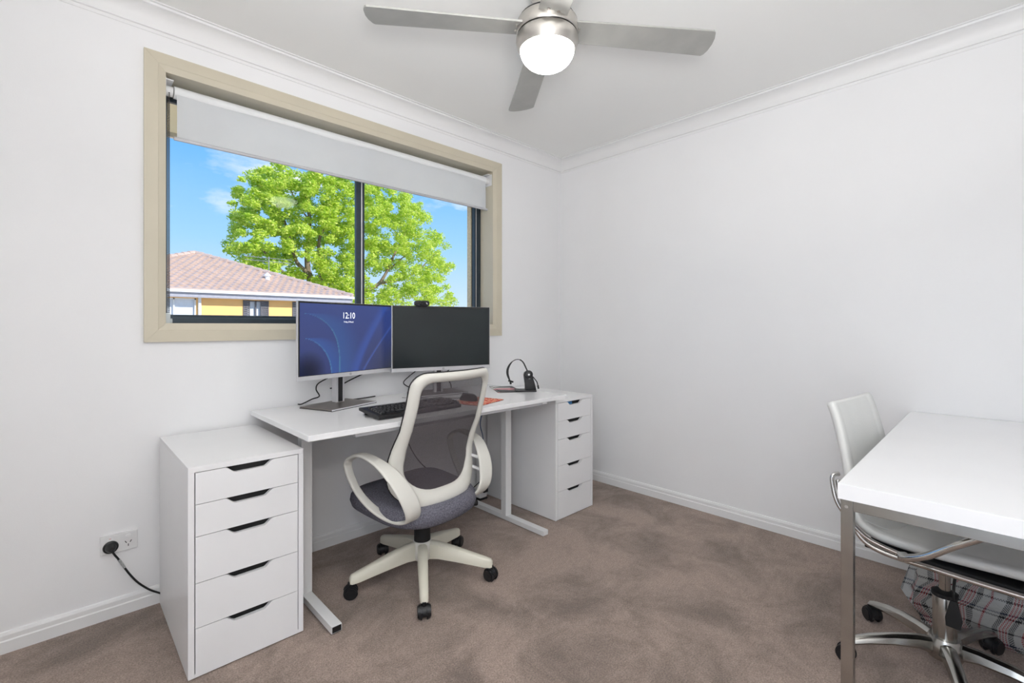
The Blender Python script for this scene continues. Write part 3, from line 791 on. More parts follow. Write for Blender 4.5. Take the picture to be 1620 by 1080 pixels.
# ------------------------------------------------------------------ things on the floor behind the desk
def power_board():
    t = thing('power_board', 'white power board standing against the wall under the desk beside the corner drawer unit', 'power board', (-.86, -.045, .0))
    bd = obj('board_body', box(-.03, .03, -.02, .02, .012, .30, .006), M_steelw, t)
    obj('board_foot', box(-.034, .034, -.024, .024, .0, .012, .003), M_black, t)
    for z in (.07, .13, .19): obj('board_plug', box(-.018, .018, -.048, -.020, z-.016, z+.016, .004), M_black, t)
power_board()
cable([(-.93, -.30, .733), (-.93, -.18, .66), (-.90, -.08, .52), (-.87, -.07, .42), (-.865, -.07, .32), (-.86, -.066, .20)], .003, 'thin blue cable hanging under the right end of the desk', m=mat('blue_cable', rgb(45, 75, 125), .5))
cable([(-1.55, -.20, .69), (-1.50, -.14, .55), (-1.36, -.06, .36), (-1.2, -.035, .22), (-1.0, -.05, .09), (-.90, -.075, .13)], .003, 'thin dark cable drooping along the wall under the desk behind the grey chair')
cable([(-1.62, -.22, .69), (-1.60, -.15, .62), (-1.56, -.15, .60), (-1.53, -.22, .69)], .003, 'short black cable loop hanging from the underside of the desk')

# ------------------------------------------------------------------ grey task chair
def caster_set(parent, ang, R, zt, mw=None, wr=.026):
    """one caster at angle ang, radius R"""
    c = Vector((R*math.cos(ang), R*math.sin(ang), 0)); rnd = random.uniform(-.6, .6)
    a = ang+rnd
    Mx = Matrix.Translation(c) @ Matrix.Rotation(a, 4, 'Z')
    b = bmesh.new()
    # hood
    b2 = prism([(wr*math.cos(q)*1.06-.004, wr+wr*math.sin(q)*1.06) for q in [PI*i/10-.25 for i in range(13)]], -.010, .010, 'y', .001)
    mergebm(b, b2)
    cyl((0, 0, wr*1.8), (0, 0, zt), .009, 12, bm=b)
    bmesh.ops.transform(b, matrix=Mx, verts=b.verts)
    h = obj('caster', b, M_black, parent, smooth=True, angle=35)
    for s in (-1, 1):
        b = cyl((-.004, s*.010, wr), (-.004, s*.026, wr), wr, 22)
        bmesh.ops.bevel(b, geom=[x for x in b.edges if len(x.link_faces) == 2 and x.calc_face_angle(0) > 1.2], offset=.004, segments=2, affect='EDGES')
        bmesh.ops.transform(b, matrix=Mx, verts=b.verts)
        obj('wheel', b, M_black, h, smooth=True, angle=35)

def task_chair():
    F = math.radians(97.3)                     # facing; local +y = forward, +x = right
    t = thing('office_chair', 'grey mesh back office chair with cream frame and loop arms at the desk', 'chair', (-1.679, -.591, 0), F-PI/2)
    rot = F-PI/2
    # base
    hub = lathe([(0, .085), (.040, .085), (.047, .10), (.046, .155), (.040, .168), (0, .170)], 32)
    obj('base_hub', hub, M_cream, t, smooth=True, angle=40)
    for k, a in enumerate((168.8, 94.8, 22.3, -50.2, -121.8)):
        A = math.radians(a)-rot
        bm = bmesh.new(); sect = []
        for r, zt, zb, w in ((.03, .166, .088, .020), (.08, .160, .092, .023), (.16, .140, .082, .021), (.24, .117, .070, .019), (.29, .103, .062, .018), (.318, .095, .060, .016), (.326, .086, .062, .011)):
            sect.append([bm.verts.new(p) for p in ((r, -w, zb), (r, -w*.96, zt-.008), (r, -w*.5, zt), (r, w*.5, zt), (r, w*.96, zt-.008), (r, w, zb))])
        for p, q in zip(sect, sect[1:]):
            for i in range(6): bm.faces.new((p[i], p[(i+1) % 6], q[(i+1) % 6], q[i]))
        bm.faces.new(sect[0][::-1]); bm.faces.new(sect[-1])
        bmesh.ops.transform(bm, matrix=Matrix.Rotation(A, 4, 'Z'), verts=bm.verts)
        lg = obj('base_leg', bm, M_creamy, t, smooth=True, angle=50)
        caster_set(t, A, .322 if k != 0 else .325, .066)
    obj('gas_column', lathe([(0, .165), (.037, .165), (.037, .19), (.035, .30), (.0, .30)], 28), M_blackm, t, smooth=True, angle=40)
    b = box(-.075, .075, -.10, .10, .288, .312, .006)
    obj('seat_mechanism', b, M_blackm, t)
    b = cyl((.10, -.05, .300), (.245, -.09, .285), .006, 10); cyl((.225, -.085, .287), (.262, -.096, .283), .015, 14, bm=b)
    kn = obj('tilt_knob', b, M_black, t, smooth=True, angle=40)
    # seat cushion: superellipse with waterfall front
    bm = bmesh.new(); n = 56
    def ring(sx, sy, z, drop):
        o = []
        for i in range(n):
            a = 2*PI*i/n; c, s = math.cos(a), math.sin(a)
            x = (.252*sx)*abs(c)**.62*(1 if c > 0 else -1); y = .252*sy*abs(s)**.62*(1 if s > 0 else -1)
            x *= 1+.10*s
            zz = z+.07*y-drop*max(0, (y-.12)/.135)**2*.022+.012*max(0, -y/.255)**2+.010*(x/.25)**2
            o.append(bm.verts.new((x, y+.040, zz-.002)))
        return o
    R_ = [ring(.80, .80, .312, .4), ring(.90, .90, .312, .5), ring(.97, .97, .325, .7), ring(1, 1, .350, 1), ring(.985, .985, .376, 1), ring(.94, .94, .393, 1), ring(.85, .85, .402, 1), ring(.6, .6, .402, 1), ring(.3, .3, .398, 1)]
    for p, q in zip(R_, R_[1:]):
        for i in range(n): bm.faces.new((p[i], p[(i+1) % n], q[(i+1) % n], q[i]))
    bm.faces.new(R_[0][::-1]); bm.faces.new(R_[-1])
    obj('seat_cushion', bm, M_fabric, t, smooth=True)
    # back frame: closed rounded loop on a curved surface
    def fprof(z):   # forward position of the edge of the back as a function of height
        P = [(.36, -.130), (.42, -.100), (.50, -.080), (.57, -.080), (.65, -.105), (.72, -.140), (.83, -.175), (.95, -.205), (1.0, -.215)]
        for (a, u), (c, v) in zip(P, P[1:]):
            if z <= c:
                q = (z-a)/(c-a); q = q*q*(3-2*q) if False else q
                return u+(v-u)*q
        return P[-1][1]
    def surf(x, z): return Vector((x, fprof(z)-.055*(1-(x/.235)**2), z))
    def outline(W, W2, zt, zb, rt, rb):
        """half widths W at top, W2 low; returns loop points (x,z)"""
        pts = []
        def arc(cx, cz, r, rz, a0, a1, m=7):
            for i in range(m+1):
                a = math.radians(a0+(a1-a0)*i/m); pts.append((cx+r*math.cos(a), cz+rz*math.sin(a)))
        arc(W-rt, zt-rt, rt, rt, 90, 0); pts.append((W+.001, .80)); pts.append((W+.004, .72)); pts.append((W2, .60))
        arc(W2-rb, zb+rb*.75, rb, rb*.75, 0, -90, 9)
        pts.append((0, zb))
        h = list(pts)
        for x, z in reversed(h[:-1]): pts.append((-x, z))
        pts.append((0, zt))
        return pts
    def resample(pts, N_):
        P = [Vector((a, c)) for a, c in pts]; P.append(P[0]); L_ = [0]
        for a, c in zip(P, P[1:]): L_.append(L_[-1]+(c-a).length)
        o = []; j = 0
        for i in range(N_):
            s_ = L_[-1]*i/N_
            while L_[j+1] < s_: j += 1
            u = (s_-L_[j])/max(1e-9, L_[j+1]-L_[j]); o.append(P[j].lerp(P[j+1], u))
        return o
    def dense(pts, k=3):
        P = [Vector(p) for p in pts]; return [P[i].lerp(P[(i+1) % len(P)], q/k) for i in range(len(P)) for q in range(k)]
    Oo = dense(outline(.226, .243, .958, .388, .062, .15)); Ii = dense(outline(.186, .188, .920, .446, .048, .14)); NN = len(Oo)
    # start of both loops is the same corner, good enough to pair; smooth offsets
    bm = bmesh.new(); rings = []
    for o_, i_ in zip(Oo, Ii):
        a = surf(o_.x, o_.y); c = surf(i_.x, i_.y); m_ = (a+c)/2
        back = Vector((0, -1, 0)); th = .009
        rings.append([bm.verts.new(p) for p in (a+Vector((0, .009, 0)), a+back*.004, a.lerp(c, .2)+back*th*1.5, m_+back*th*1.9, a.lerp(c, .8)+back*th*1.4, c+back*.003, c+Vector((0, .007, 0)))])
    for i in range(NN):
        A, B = rings[i], rings[(i+1) % NN]
        for j in range(7): bm.faces.new((A[j], A[(j+1) % 7], B[(j+1) % 7], B[j]))
    fr = obj('back_frame', bm, M_cream, t, smooth=True, angle=70)
    # black gasket along the front of the frame
    path = [surf(o_.x*1.004, o_.y+(.002 if o_.y > .9 else 0))+Vector((0, .012, 0)) for o_ in Oo]
    obj('back_gasket', sweep(path, circ(.0028, 6), True), M_black, fr, smooth=True)
    # mesh panel
    bm = bmesh.new(); Cn = Vector((0, .69)); rr = []
    for q in (1.01, .8, .6, .4, .2):
        rr.append([bm.verts.new(surf((Cn+(i_-Cn)*q).x, (Cn+(i_-Cn)*q).y)+Vector((0, .004, 0))) for i_ in Ii])
    for p, q in zip(rr, rr[1:]):
        for i in range(NN): bm.faces.new((p[i], p[(i+1) % NN], q[(i+1) % NN], q[i]))
    cv = bm.verts.new(surf(0, .69)+Vector((0, .004, 0)))
    for i in range(NN): bm.faces.new((rr[-1][i], rr[-1][(i+1) % NN], cv))
    obj('mesh_back', bm, M_mesh, t, smooth=True)
    # spine linking seat and back
    obj('back_bracket', sweep(smoothpath([(0, -.02, .300), (0, -.105, .300), (0, -.134, .335), (0, -.136, .41)], 6), rrect(.10, .016, .006), up=(1, 0, 0)), M_blackm, t, smooth=True, angle=40)
    # loop arms
    for s in (-1, 1):
        ctl = [(.300, .132, .553, .9), (.297, .092, .597, 1.0), (.292, .026, .612, 1.1), (.285, -.070, .594, 1.4), (.262, -.136, .544, 1.8), (.236, -.180, .478, 2.0), (.214, -.194, .412, 1.9), (.200, -.168, .366, 1.6),
               (.208, -.106, .344, 1.2), (.236, -.040, .358, 1.0), (.270, .022, .402, .9), (.290, .088, .465, .85)]
        pth = smoothpath([(s*x, y, z) for x, y, z, w in ctl], 8, True)
        ws = smoothpath([(w, 0, 0) for *_, w in ctl], 8, True)
        obj('loop_arm', sweep(pth, rrect(.040, .014, .006, 3), True, up=(1, 0, 0), scales=[(w.x, 1) for w in ws]), M_cream, t, smooth=True, angle=50)
        for z in (.475, .53):
            p = surf(.232, z); b = cyl((s*(p.x-.012), p.y+.004, z), (s*.232, p.y-.065, z-.012), .0075, 12)
            obj('arm_bolt', b, M_steelw, t, smooth=True, angle=40)
    return t
task_chair()

# ------------------------------------------------------------------ white table by the right wall
def white_table():
    x0, x1, y1, y0 = -1.455, -.006, -2.148, -2.80
    t = thing('table', 'thick white topped table with square chrome legs against the right wall', 'table', ((x0+x1)/2, (y0+y1)/2, 0))
    cx, cy = (x0+x1)/2, (y0+y1)/2
    B = lambda a, c, d, e, f, g_, bv=.001: box(a-cx, c-cx, d-cy, e-cy, f, g_, bv)
    obj('tabletop', B(x0, x1, y0, y1, .7115, .750, .0012), M_desk, t)
    s = .026; i0, i1, j0, j1 = x0+.004, x1-.008, y0+.006, y1-.006
    for a in (i0, i1-s):
        for c in (j0, j1-s): obj('leg', B(a, a+s, c, c+s, .0, .7115), M_chromed, t)
    for a in (i0, i1-s): obj('end_rail', B(a, a+s, j0+s, j1-s, .6855, .7115), M_chromed, t)
    for c in (j0, j1-s): obj('side_rail', B(i0+s, i1-s, c, c+s, .6855, .7115), M_chromed, t)
    obj('rail_screw', cyl((i0-.0012-cx, j1-.012-cy, .694), (i0+.001-cx, j1-.012-cy, .694), .004, 12), M_chrome, t)
white_table()

# ------------------------------------------------------------------ white chair tucked under the table
def white_chair():
    az = math.radians(-97)
    t = thing('office_chair', 'white leather office chair with chrome arms tucked under the white table', 'chair', (-.775, -2.31, 0), az-PI/2)
    rot = az-PI/2
    # hub and legs
    obj('base_hub', lathe([(0, .060), (.045, .060), (.052, .075), (.050, .105), (.040, .125), (0, .127)], 32), M_chromed, t, smooth=True, angle=40)
    for k in range(5):
        A = math.radians(50+72*k)-rot
        bm = bmesh.new(); sect = []
        for r, zt, zb, w in ((.035, .118, .070, .024), (.08, .119, .082, .023), (.15, .112, .080, .021), (.22, .098, .070, .019), (.27, .082, .058, .017), (.295, .070, .050, .014)):
            sect.append([bm.verts.new(p) for p in ((r, -w*.7, zb), (r, -w, zb+.008), (r, -w*.8, zt-.007), (r, -w*.3, zt), (r, w*.3, zt), (r, w*.8, zt-.007), (r, w, zb+.008), (r, w*.7, zb))])
        for p, q in zip(sect, sect[1:]):
            for i in range(8): bm.faces.new((p[i], p[(i+1) % 8], q[(i+1) % 8], q[i]))
        bm.faces.new(sect[0][::-1]); bm.faces.new(sect[-1])
        bmesh.ops.transform(bm, matrix=Matrix.Rotation(A, 4, 'Z'), verts=bm.verts)
        obj('base_leg', bm, M_chromed, t, smooth=True, angle=40)
        caster_set(t, A, .29, .056, wr=.025)
    obj('column_cover', lathe([(0, .12), (.031, .12), (.031, .255), (.028, .262), (0, .262)], 32), M_chromed, t, smooth=True, angle=40)
    obj('column_collar', lathe([(0, .260), (.034, .260), (.034, .272), (.016, .280), (0, .280)], 28), M_blackm, t, smooth=True, angle=40)
    obj('gas_column', lathe([(0, .275), (.015, .275), (.015, .40), (0, .40)], 20), M_chromed, t, smooth=True, angle=40)
    obj('seat_mechanism', box(-.09, .09, -.11, .11, .395, .425, .006), M_blackm, t)
    b = tube([(.05, .05, .40), (.10, .045, .385), (.105, .040, .34), (.105, .040, .30)], .004, 8, 6)
    mergebm(b, prism([(-.008, .298), (.008, .298), (.020, .240), (.016, .214), (-.018, .214), (-.020, .240)], -.006, .006, 'x', .002), Matrix.Translation((.105, .040, 0)))
    obj('tilt_lever', b, M_blackm, t, smooth=True, angle=40)
    # one piece leather shell: seat curving up into back, local y forward
    prof = [(.250, .425), (.235, .452), (.19, .462), (.10, .458), (0, .452), (-.10, .452), (-.165, .462), (-.205, .492), (-.222, .54), (-.236, .62), (-.254, .72), (-.278, .82), (-.292, .862), (-.299, .875)]
    S_ = .020
    path = smoothpath([(0, y+S_, z) for y, z in prof], 5)
    bm = bmesh.new(); rings = []; n = len(path); hw = .216
    xs = [-1, -.97, -.80, -.76, -.72, -.4, 0, .4, .72, .76, .80, .97, 1]
    for i, p in enumerate(path):
        tt = (path[min(i+1, n-1)]-path[max(i-1, 0)]).normalized(); nn = tt.cross(Vector((1, 0, 0))).normalized()
        if nn.z < 0 and i < n/2: nn = -nn
        if i >= n/2 and nn.y < 0: nn = -nn
        end = min(i, n-1-i); k = min(1, .55+end*.15); w = hw*(1 if end > 2 else .965+.012*end)*(1-.11*max(0, min(1, (p.z-.5)/.38)))
        top = [bm.verts.new(p+Vector((q*w, 0, 0))+nn*(.013*k*(.55 if abs(q) == 1 else (.86 if abs(q) == .76 else 1)))+nn*.012*(abs(q)**2)) for q in xs]
        bot = [bm.verts.new(p+Vector((q*w, 0, 0))-nn*(.013*k*(.3 if abs(q) == 1 else 1))+nn*.012*(abs(q)**2)) for q in reversed(xs)]
        rings.append(top+bot)
    m = len(rings[0])
    for a, c in zip(rings, rings[1:]):
        for j in range(m): bm.faces.new((a[j], a[(j+1) % m], c[(j+1) % m], c[j]))
    bm.faces.new(rings[0][::-1]); bm.faces.new(rings[-1])
    sh = obj('leather_shell', bm, M_leath, t, smooth=True, angle=55)
    obj('seam', tube([(-.19, -.165, .502), (-.14, -.115, .474), (-.05, -.095, .469), (.05, -.095, .469), (.14, -.115, .474), (.19, -.165, .502)], .002, 6, 8), M_leath, sh, smooth=True)
    obj('seat_underpan', box(-.215, .215, -.16, .22, .420, .438, .006), M_blackm, t)
    for s in (-1, 1):
        obj('side_rail', tube([(s*.205, .270, .428), (s*.228, .245, .427), (s*.234, .03, .427), (s*.234, -.13, .436), (s*.222, -.195, .50), (s*.208, -.228, .58), (s*.202, -.240, .62)], .0085, 12, 8), M_chrome, t, smooth=True)
        ar = sweep(smoothpath([(s*.238, -.055, .442), (s*.262, -.04, .446), (s*.276, .01, .475), (s*.278, .08, .535), (s*.278, .15, .585), (s*.276, .22, .612), (s*.262, .29, .615)], 8), rrect(.030, .019, .008, 3), up=(1, 0, 0))
        obj('armrest', ar, M_chrome, t, smooth=True, angle=50)
        ar = tube([(s*.200, -.236, .640), (s*.216, -.248, .636), (s*.224, -.248, .61), (s*.232, -.225, .54), (s*.238, -.15, .465), (s*.238, -.06, .442)], .0070, 10, 8)
        obj('arm_support', ar, M_chrome, t, smooth=True)
white_chair()

# ------------------------------------------------------------------ plaid bag under the table
def plaid_bag():
    m = bpy.data.materials.new('woven_plaid_plastic'); m.use_nodes = True; t = m.node_tree; p = t.nodes['Principled BSDF']
    p.inputs['Roughness'].default_value = .38
    co = t.nodes.new('ShaderNodeTexCoord'); sp = t.nodes.new('ShaderNodeSeparateXYZ'); t.links.new(co.outputs['UV'], sp.inputs[0])
    def ramp(src, per, stops):
        a = t.nodes.new('ShaderNodeMath'); a.operation = 'DIVIDE'; a.inputs[1].default_value = per; t.links.new(src, a.inputs[0])
        f = t.nodes.new('ShaderNodeMath'); f.operation = 'FRACT'; t.links.new(a.outputs[0], f.inputs[0])
        r = t.nodes.new('ShaderNodeValToRGB'); r.color_ramp.interpolation = 'CONSTANT'
        e = r.color_ramp.elements; e[0].position = 0; e[0].color = stops[0][1]; e[1].position = stops[1][0]; e[1].color = stops[1][1]
        for q, c in stops[2:]: k = e.new(q); k.color = c
        t.links.new(f.outputs[0], r.inputs[0]); return r
    Wh, Bk, Rd, Nv = rgb(170, 170, 168), rgb(20, 21, 24), rgb(150, 34, 42), rgb(44, 56, 78)
    st = [(0, Wh), (.07, Bk), (.20, Wh), (.23, Rd), (.27, Wh), (.30, Rd), (.34, Wh), (.37, Rd), (.41, Wh), (.44, Bk), (.57, Wh), (.74, Rd), (.79, Wh)]
    sth = [(0, Wh), (.10, Bk), (.16, Wh), (.24, Nv), (.30, Wh), (.62, Bk), (.68, Wh)]
    a = ramp(sp.outputs[0], .105, st); c = ramp(sp.outputs[1], .11, sth)
    ck = t.nodes.new('ShaderNodeTexChecker'); ck.inputs['Scale'].default_value = 330; t.links.new(co.outputs['UV'], ck.inputs[0])
    fw = t.nodes.new('ShaderNodeMixRGB'); t.links.new(ck.outputs['Fac'], fw.inputs[0]); t.links.new(a.outputs[0], fw.inputs[1]); t.links.new(c.outputs[0], fw.inputs[2])
    t.links.new(fw.outputs[0], p.inputs['Base Color'])
    n = t.nodes.new('ShaderNodeTexNoise'); n.inputs['Scale'].default_value = 14; n.inputs['Detail'].default_value = 4; n.inputs['Distortion'].default_value = 1
    b = t.nodes.new('ShaderNodeBump'); b.inputs['Strength'].default_value = .5; b.inputs['Distance'].default_value = .02
    t.links.new(co.outputs['UV'], n.inputs[0]); t.links.new(n.outputs[0], b.inputs['Height']); t.links.new(b.outputs[0], p.inputs['Normal'])
    # slumped box
    X0, X1, Y0, Y1, H = -.47, -.03, -2.86, -2.225, .29
    bm = bmesh.new(); uv = bm.loops.layers.uv.new('UVMap')
    rnd = random.Random(3)
    def wob(q, k): return .010*math.sin(q*31+k)+.007*math.sin(q*57+k*2.1)
    per = []; nx, ny = 10, 18
    for i in range(ny): per.append((X0, Y1+(Y0-Y1)*i/ny))
    for i in range(nx): per.append((X0+(X1-X0)*i/nx, Y0))
    for i in range(ny): per.append((X1, Y0+(Y1-Y0)*i/ny))
    for i in range(nx): per.append((X1+(X0-X1)*i/nx, Y1))
    N_ = len(per); lv = 10; G = []; cx, cy = (X0+X1)/2, (Y0+Y1)/2
    for j in range(lv+1):
        z = H*j/lv; row = []
        for i, (x, y) in enumerate(per):
            bul = .028*math.sin(PI*j/lv)-.05*(j/lv)**4
            dx, dy = x-cx, y-cy; l = math.hypot(dx, dy); u = i/N_
            x2 = x+dx/l*bul+wob(u+j*.11, 1)*(dx/l); y2 = y+dy/l*bul+wob(u*1.3+j*.17, 4)*(dy/l)
            row.append(bm.verts.new((min(x2, -.022), y2, max(0.002, z-(.03*abs(math.sin(u*9)) if j == lv else 0)))))
        G.append(row)
    S = [0]
    for i in range(N_): a_, c_ = per[i], per[(i+1) % N_]; S.append(S[-1]+math.hypot(a_[0]-c_[0], a_[1]-c_[1]))
    for j in range(lv):
        for i in range(N_):
            f = bm.faces.new((G[j][i], G[j][(i+1) % N_], G[j+1][(i+1) % N_], G[j+1][i]))
            for lp, q in zip(f.loops, ((S[i], j), (S[i+1], j), (S[i+1], j+1), (S[i], j+1))): lp[uv].uv = (q[0]+.02*math.sin(q[1]*.7), q[1]*H/lv)
    cv = bm.verts.new((cx, cy, H-.03))
    for i in range(N_):
        f = bm.faces.new((G[lv][i], G[lv][(i+1) % N_], cv))
        for lp in f.loops: lp[uv].uv = (lp.vert.co.y, lp.vert.co.x)
    t_ = thing('laundry_bag', 'red, black and white plaid woven storage bag on the carpet under the white table', 'bag', (0, 0, 0))
    obj('bag_body', bm, m, t_, smooth=True)
    # pinched corner fold sticking out to the left
    bm = bmesh.new(); uv = bm.loops.layers.uv.new('UVMap')
    P = [(-.455, -2.22, .285), (-.41, -2.20, .25), (-.43, -2.185, .19), (-.45, -2.16, .10), (-.46, -2.19, .06), (-.46, -2.22, .02)]
    Q = [(x+.0, y-.07, z) for x, y, z in P]; Q2 = [(x+.12, y-.04, z) for x, y, z in P]
    rr = [[bm.verts.new(v) for v in A] for A in (Q, P, Q2)]
    for a_, c_ in zip(rr, rr[1:]):
        for i in range(len(P)-1):
            f = bm.faces.new((a_[i], a_[i+1], c_[i+1], c_[i]))
            for lp in f.loops: lp[uv].uv = (lp.vert.co.y+lp.vert.co.x, lp.vert.co.z)
    obj('pinched_corner', bm, m, t_, smooth=False)
plaid_bag()

# ------------------------------------------------------------------ outdoors
struct('ground', box(-40, 90, 2, 160, -3.3, -3.1), mat('pale_paved_ground', rgb(198, 188, 168), .9, var=.12, vscale=.8))
def house():
    YE, ZE, XR, XLft, AX, AY, AZ = 20.0, 2.60, 7.67, -3.7, 2.0, 25.66, 4.80
    t = thing('house', 'ochre house with pinkish tiled hip roof seen through the window', 'house', (2, 24, -3.1))
    O = Vector((2, 24, -3.1)); loc = lambda p: Vector(p)-O
    M_ow = mat('ochre_render_wall', rgb(250, 198, 128), .8, var=.03, vscale=2)
    M_tile = mat('pinkish_concrete_tiles', rgb(200, 175, 160), .75, var=.07, vscale=2.5, detail=3)
    wx0, wx1, wy0, wy1 = -3.2, 7.2, 20.42, 30.9
    holes = []
    # front wall pieces around windows: (x0,x1) from image columns
    wins = [(-.35, 1.14), (2.86, 3.90), (4.92, 5.95)]
    z0, z1 = .6, 2.28
    b = bmesh.new(); xs = wx0
    for a, c in wins:
        box(xs-O.x, a-O.x, wy0-O.y, wy0+.2-O.y, 0, 5.45, bm=b); xs = c
    box(xs-O.x, wx1-O.x, wy0-O.y, wy0+.2-O.y, 0, 5.45, bm=b)
    for a, c in wins:
        box(a-O.x, c-O.x, wy0-O.y, wy0+.2-O.y, 0, z0+3.1, bm=b); box(a-O.x, c-O.x, wy0-O.y, wy0+.2-O.y, z1+3.1, 5.45, bm=b)
    box(wx0-O.x, wx0+.2-O.x, wy0+.2-O.y, wy1-O.y, 0, 5.45, bm=b); box(wx1-.2-O.x, wx1-O.x, wy0+.2-O.y, wy1-O.y, 0, 5.45, bm=b)
    box(wx0-O.x, wx1-O.x, wy1-.2-O.y, wy1-O.y, 0, 5.45, bm=b)
    obj('wall', b, M_ow, t)
    M_cur = mat('white_curtain', rgb(226, 230, 238), .8, var=.03)
    M_shut = mat('grey_metal_grille', rgb(104, 100, 104), .6, var=.1, vscale=6)
    for k, (a, c) in enumerate(wins):
        b = bmesh.new(); f = .05
        for q in ((a, a+f, z0, z1), (c-f, c, z0, z1), (a, c, z0, z0+f), (a, c, z1-f, z1), ((a+c)/2-f/2, (a+c)/2+f/2, z0, z1)):
            box(q[0]-O.x, q[1]-O.x, wy0+.02-O.y, wy0+.10-O.y, q[2]+3.1, q[3]+3.1, bm=b)
        w = obj('window', b, M_shut if k else M_trim, t)
        obj('curtain', box(a+.04-O.x, c-.04-O.x, wy0+.12-O.y, wy0+.15-O.y, z0+3.1, z1+3.1), M_cur, w)
        if k:
            # louvred grille over the outer thirds
            b = bmesh.new()
            for (p, q) in ((a, a+(c-a)*.26), (c-(c-a)*.32, c)):
                zz = z0
                while zz < z1-.05: box(p-O.x, q-O.x, wy0-.02-O.y, wy0+.02-O.y, zz+3.1, zz+.062+3.1, bm=b); zz += .085
                box(p-O.x, p+.04-O.x, wy0-.03-O.y, wy0+.02-O.y, z0+3.1, z1+3.1, bm=b); box(q-.04-O.x, q-O.x, wy0-.03-O.y, wy0+.02-O.y, z0+3.1, z1+3.1, bm=b)
            obj('grille', b, M_shut, w)
    obj('downpipe', box(1.20-O.x, 1.30-O.x, wy0-.12-O.y, wy0-O.y, 0, 5.45, .01), M_steelw, t)
    # roof: four sloping faces of wavy tiles
    corners = [(XLft, YE), (XR, YE), (XR, 2*AY-YE), (XLft, 2*AY-YE)]
    apex = Vector((AX, AY, AZ)); C4 = [Vector((x, y, ZE)) for x, y in corners]
    for k in range(4):
        a, c = C4[k], C4[(k+1) % 4]; u = (c-a).normalized(); base = (c-a).length; mid = a+(c-a)*((apex-a).dot(u)/base)
        sl = apex-mid; ls = sl.length; v = sl.normalized(); nrm = u.cross(v).normalized()
        if nrm.z < 0: nrm = -nrm
        xa = (apex-a).dot(u); bm = bmesh.new(); ex = .335; rowsn = int(ls/ex)+1; tw = .30; st = 8 if k == 0 else 3
        for j in range(rowsn):
            s0, s1 = j*ex, min((j+1)*ex+.03, ls)
            def span(s): q = s/ls; return xa*q, base-(base-xa)*q
            L0, R0 = span(s0); L1, R1 = span(min(s1, ls))
            off = (tw/2 if j % 2 else 0); i0 = int(math.floor((L0-off)/tw*st)); i1 = int(math.ceil((R0-off)/tw*st))
            prev = None
            for i in range(i0, i1+1):
                x = off+i*tw/st; x0_ = min(max(x, L0), R0); x1_ = min(max(x, L1), R1)
                h = .046*(1+math.cos(2*PI*((x-off)/tw)))**1.0*.5
                p0 = a+u*x0_+v*s0+nrm*(.065+h); p1 = a+u*x1_+v*s1+nrm*(.008+h); pd = a+u*x0_+v*s0+nrm*(.0)
                cur = (bm.verts.new(p0-O), bm.verts.new(p1-O), bm.verts.new(pd-O))
                if prev: 
                    bm.faces.new((prev[0], cur[0], cur[1], prev[1])); bm.faces.new((prev[2], cur[2], cur[0], prev[0]))
                prev = cur
        rt = obj('roof_tiles', bm, M_tile, t); rt['kind'] = 'stuff'
        # hip capping
        d = (apex-a); nb = int(d.length/.42); bm = bmesh.new()
        for q in range(nb):
            p = a+d*(q/nb); p2 = a+d*((q+1.08)/nb); cyl(p-O+Vector((0, 0, .05)), p2-O+Vector((0, 0, .035)), .13, 8, .11, bm=bm)
        hc = obj('hip_tiles', bm, M_tile, t)
    M_gut = mat('white_gutter', rgb(232, 236, 244), .4, var=.02)
    M_fas = mat('grey_fascia', rgb(168, 166, 176), .6, var=.05)
    for a, c in zip(C4, C4[1:]+C4[:1]):
        u = (c-a).normalized(); n_ = Vector((u.y, -u.x, 0))
        b = bmesh.new()
        path = [a-O+Vector((0, 0, -.04)), c-O+Vector((0, 0, -.04))]
        obj('gutter', sweep([p+n_*.05 for p in path], [(-.06, -.05), (.06, -.05), (.06, .06), (-.06, .06)], up=n_), M_gut, t)
        obj('fascia', sweep([p+n_*-.03+Vector((0, 0, -.16)) for p in path], [(-.02, -.10), (.02, -.10), (.02, .10), (-.02, .10)], up=n_), M_fas, t)
    obj('soffit', box(XLft-O.x, XR-O.x, YE-O.y, 2*AY-YE-O.y, 5.43, 5.46), M_fas, t)
    # roof vent
    vp = Vector((4.28, 21.9, 3.32))
    b = cyl(vp-O+Vector((0, 0, -.25)), vp-O+Vector((0, 0, .25)), .10, 14); 
    lathe([(0, .40), (.05, .36), (.16, .26), (.16, .22), (0, .22)], 16, b, Matrix.Translation(vp-O))
    bb = box(-.4, .4, -.3, .3, -.02, .02); bmesh.ops.transform(bb, matrix=Matrix.Translation(vp-O+Vector((0, -.1, -.15))) @ Matrix.Rotation(math.radians(21), 4, 'X'), verts=bb.verts); mergebm(b, bb)
    obj('roof_vent', b, mat('white_vent', rgb(246, 246, 244), .5, var=.01), t)
    # television aerial
    ap = Vector((5.15, 24.6, 3.6)); M_ant = mat('grey_aerial', rgb(170, 172, 178), .4, .6, var=.02)
    b = cyl(ap-O, ap-O+Vector((0, 0, 1.25)), .025, 8)
    for z in (1.2, 1.02):
        cyl(ap-O+Vector((-1.1, .2, z)), ap-O+Vector((1.1, -.2, z-.05)), .014, 6, bm=b)
        for q in range(9): xx = -1.05+.26*q; cyl(ap-O+Vector((xx-.10, -.45, z-.012*q)), ap-O+Vector((xx+.10, .45, z-.012*q)), .008, 5, bm=b)
    obj('aerial', b, M_ant, t)
house()
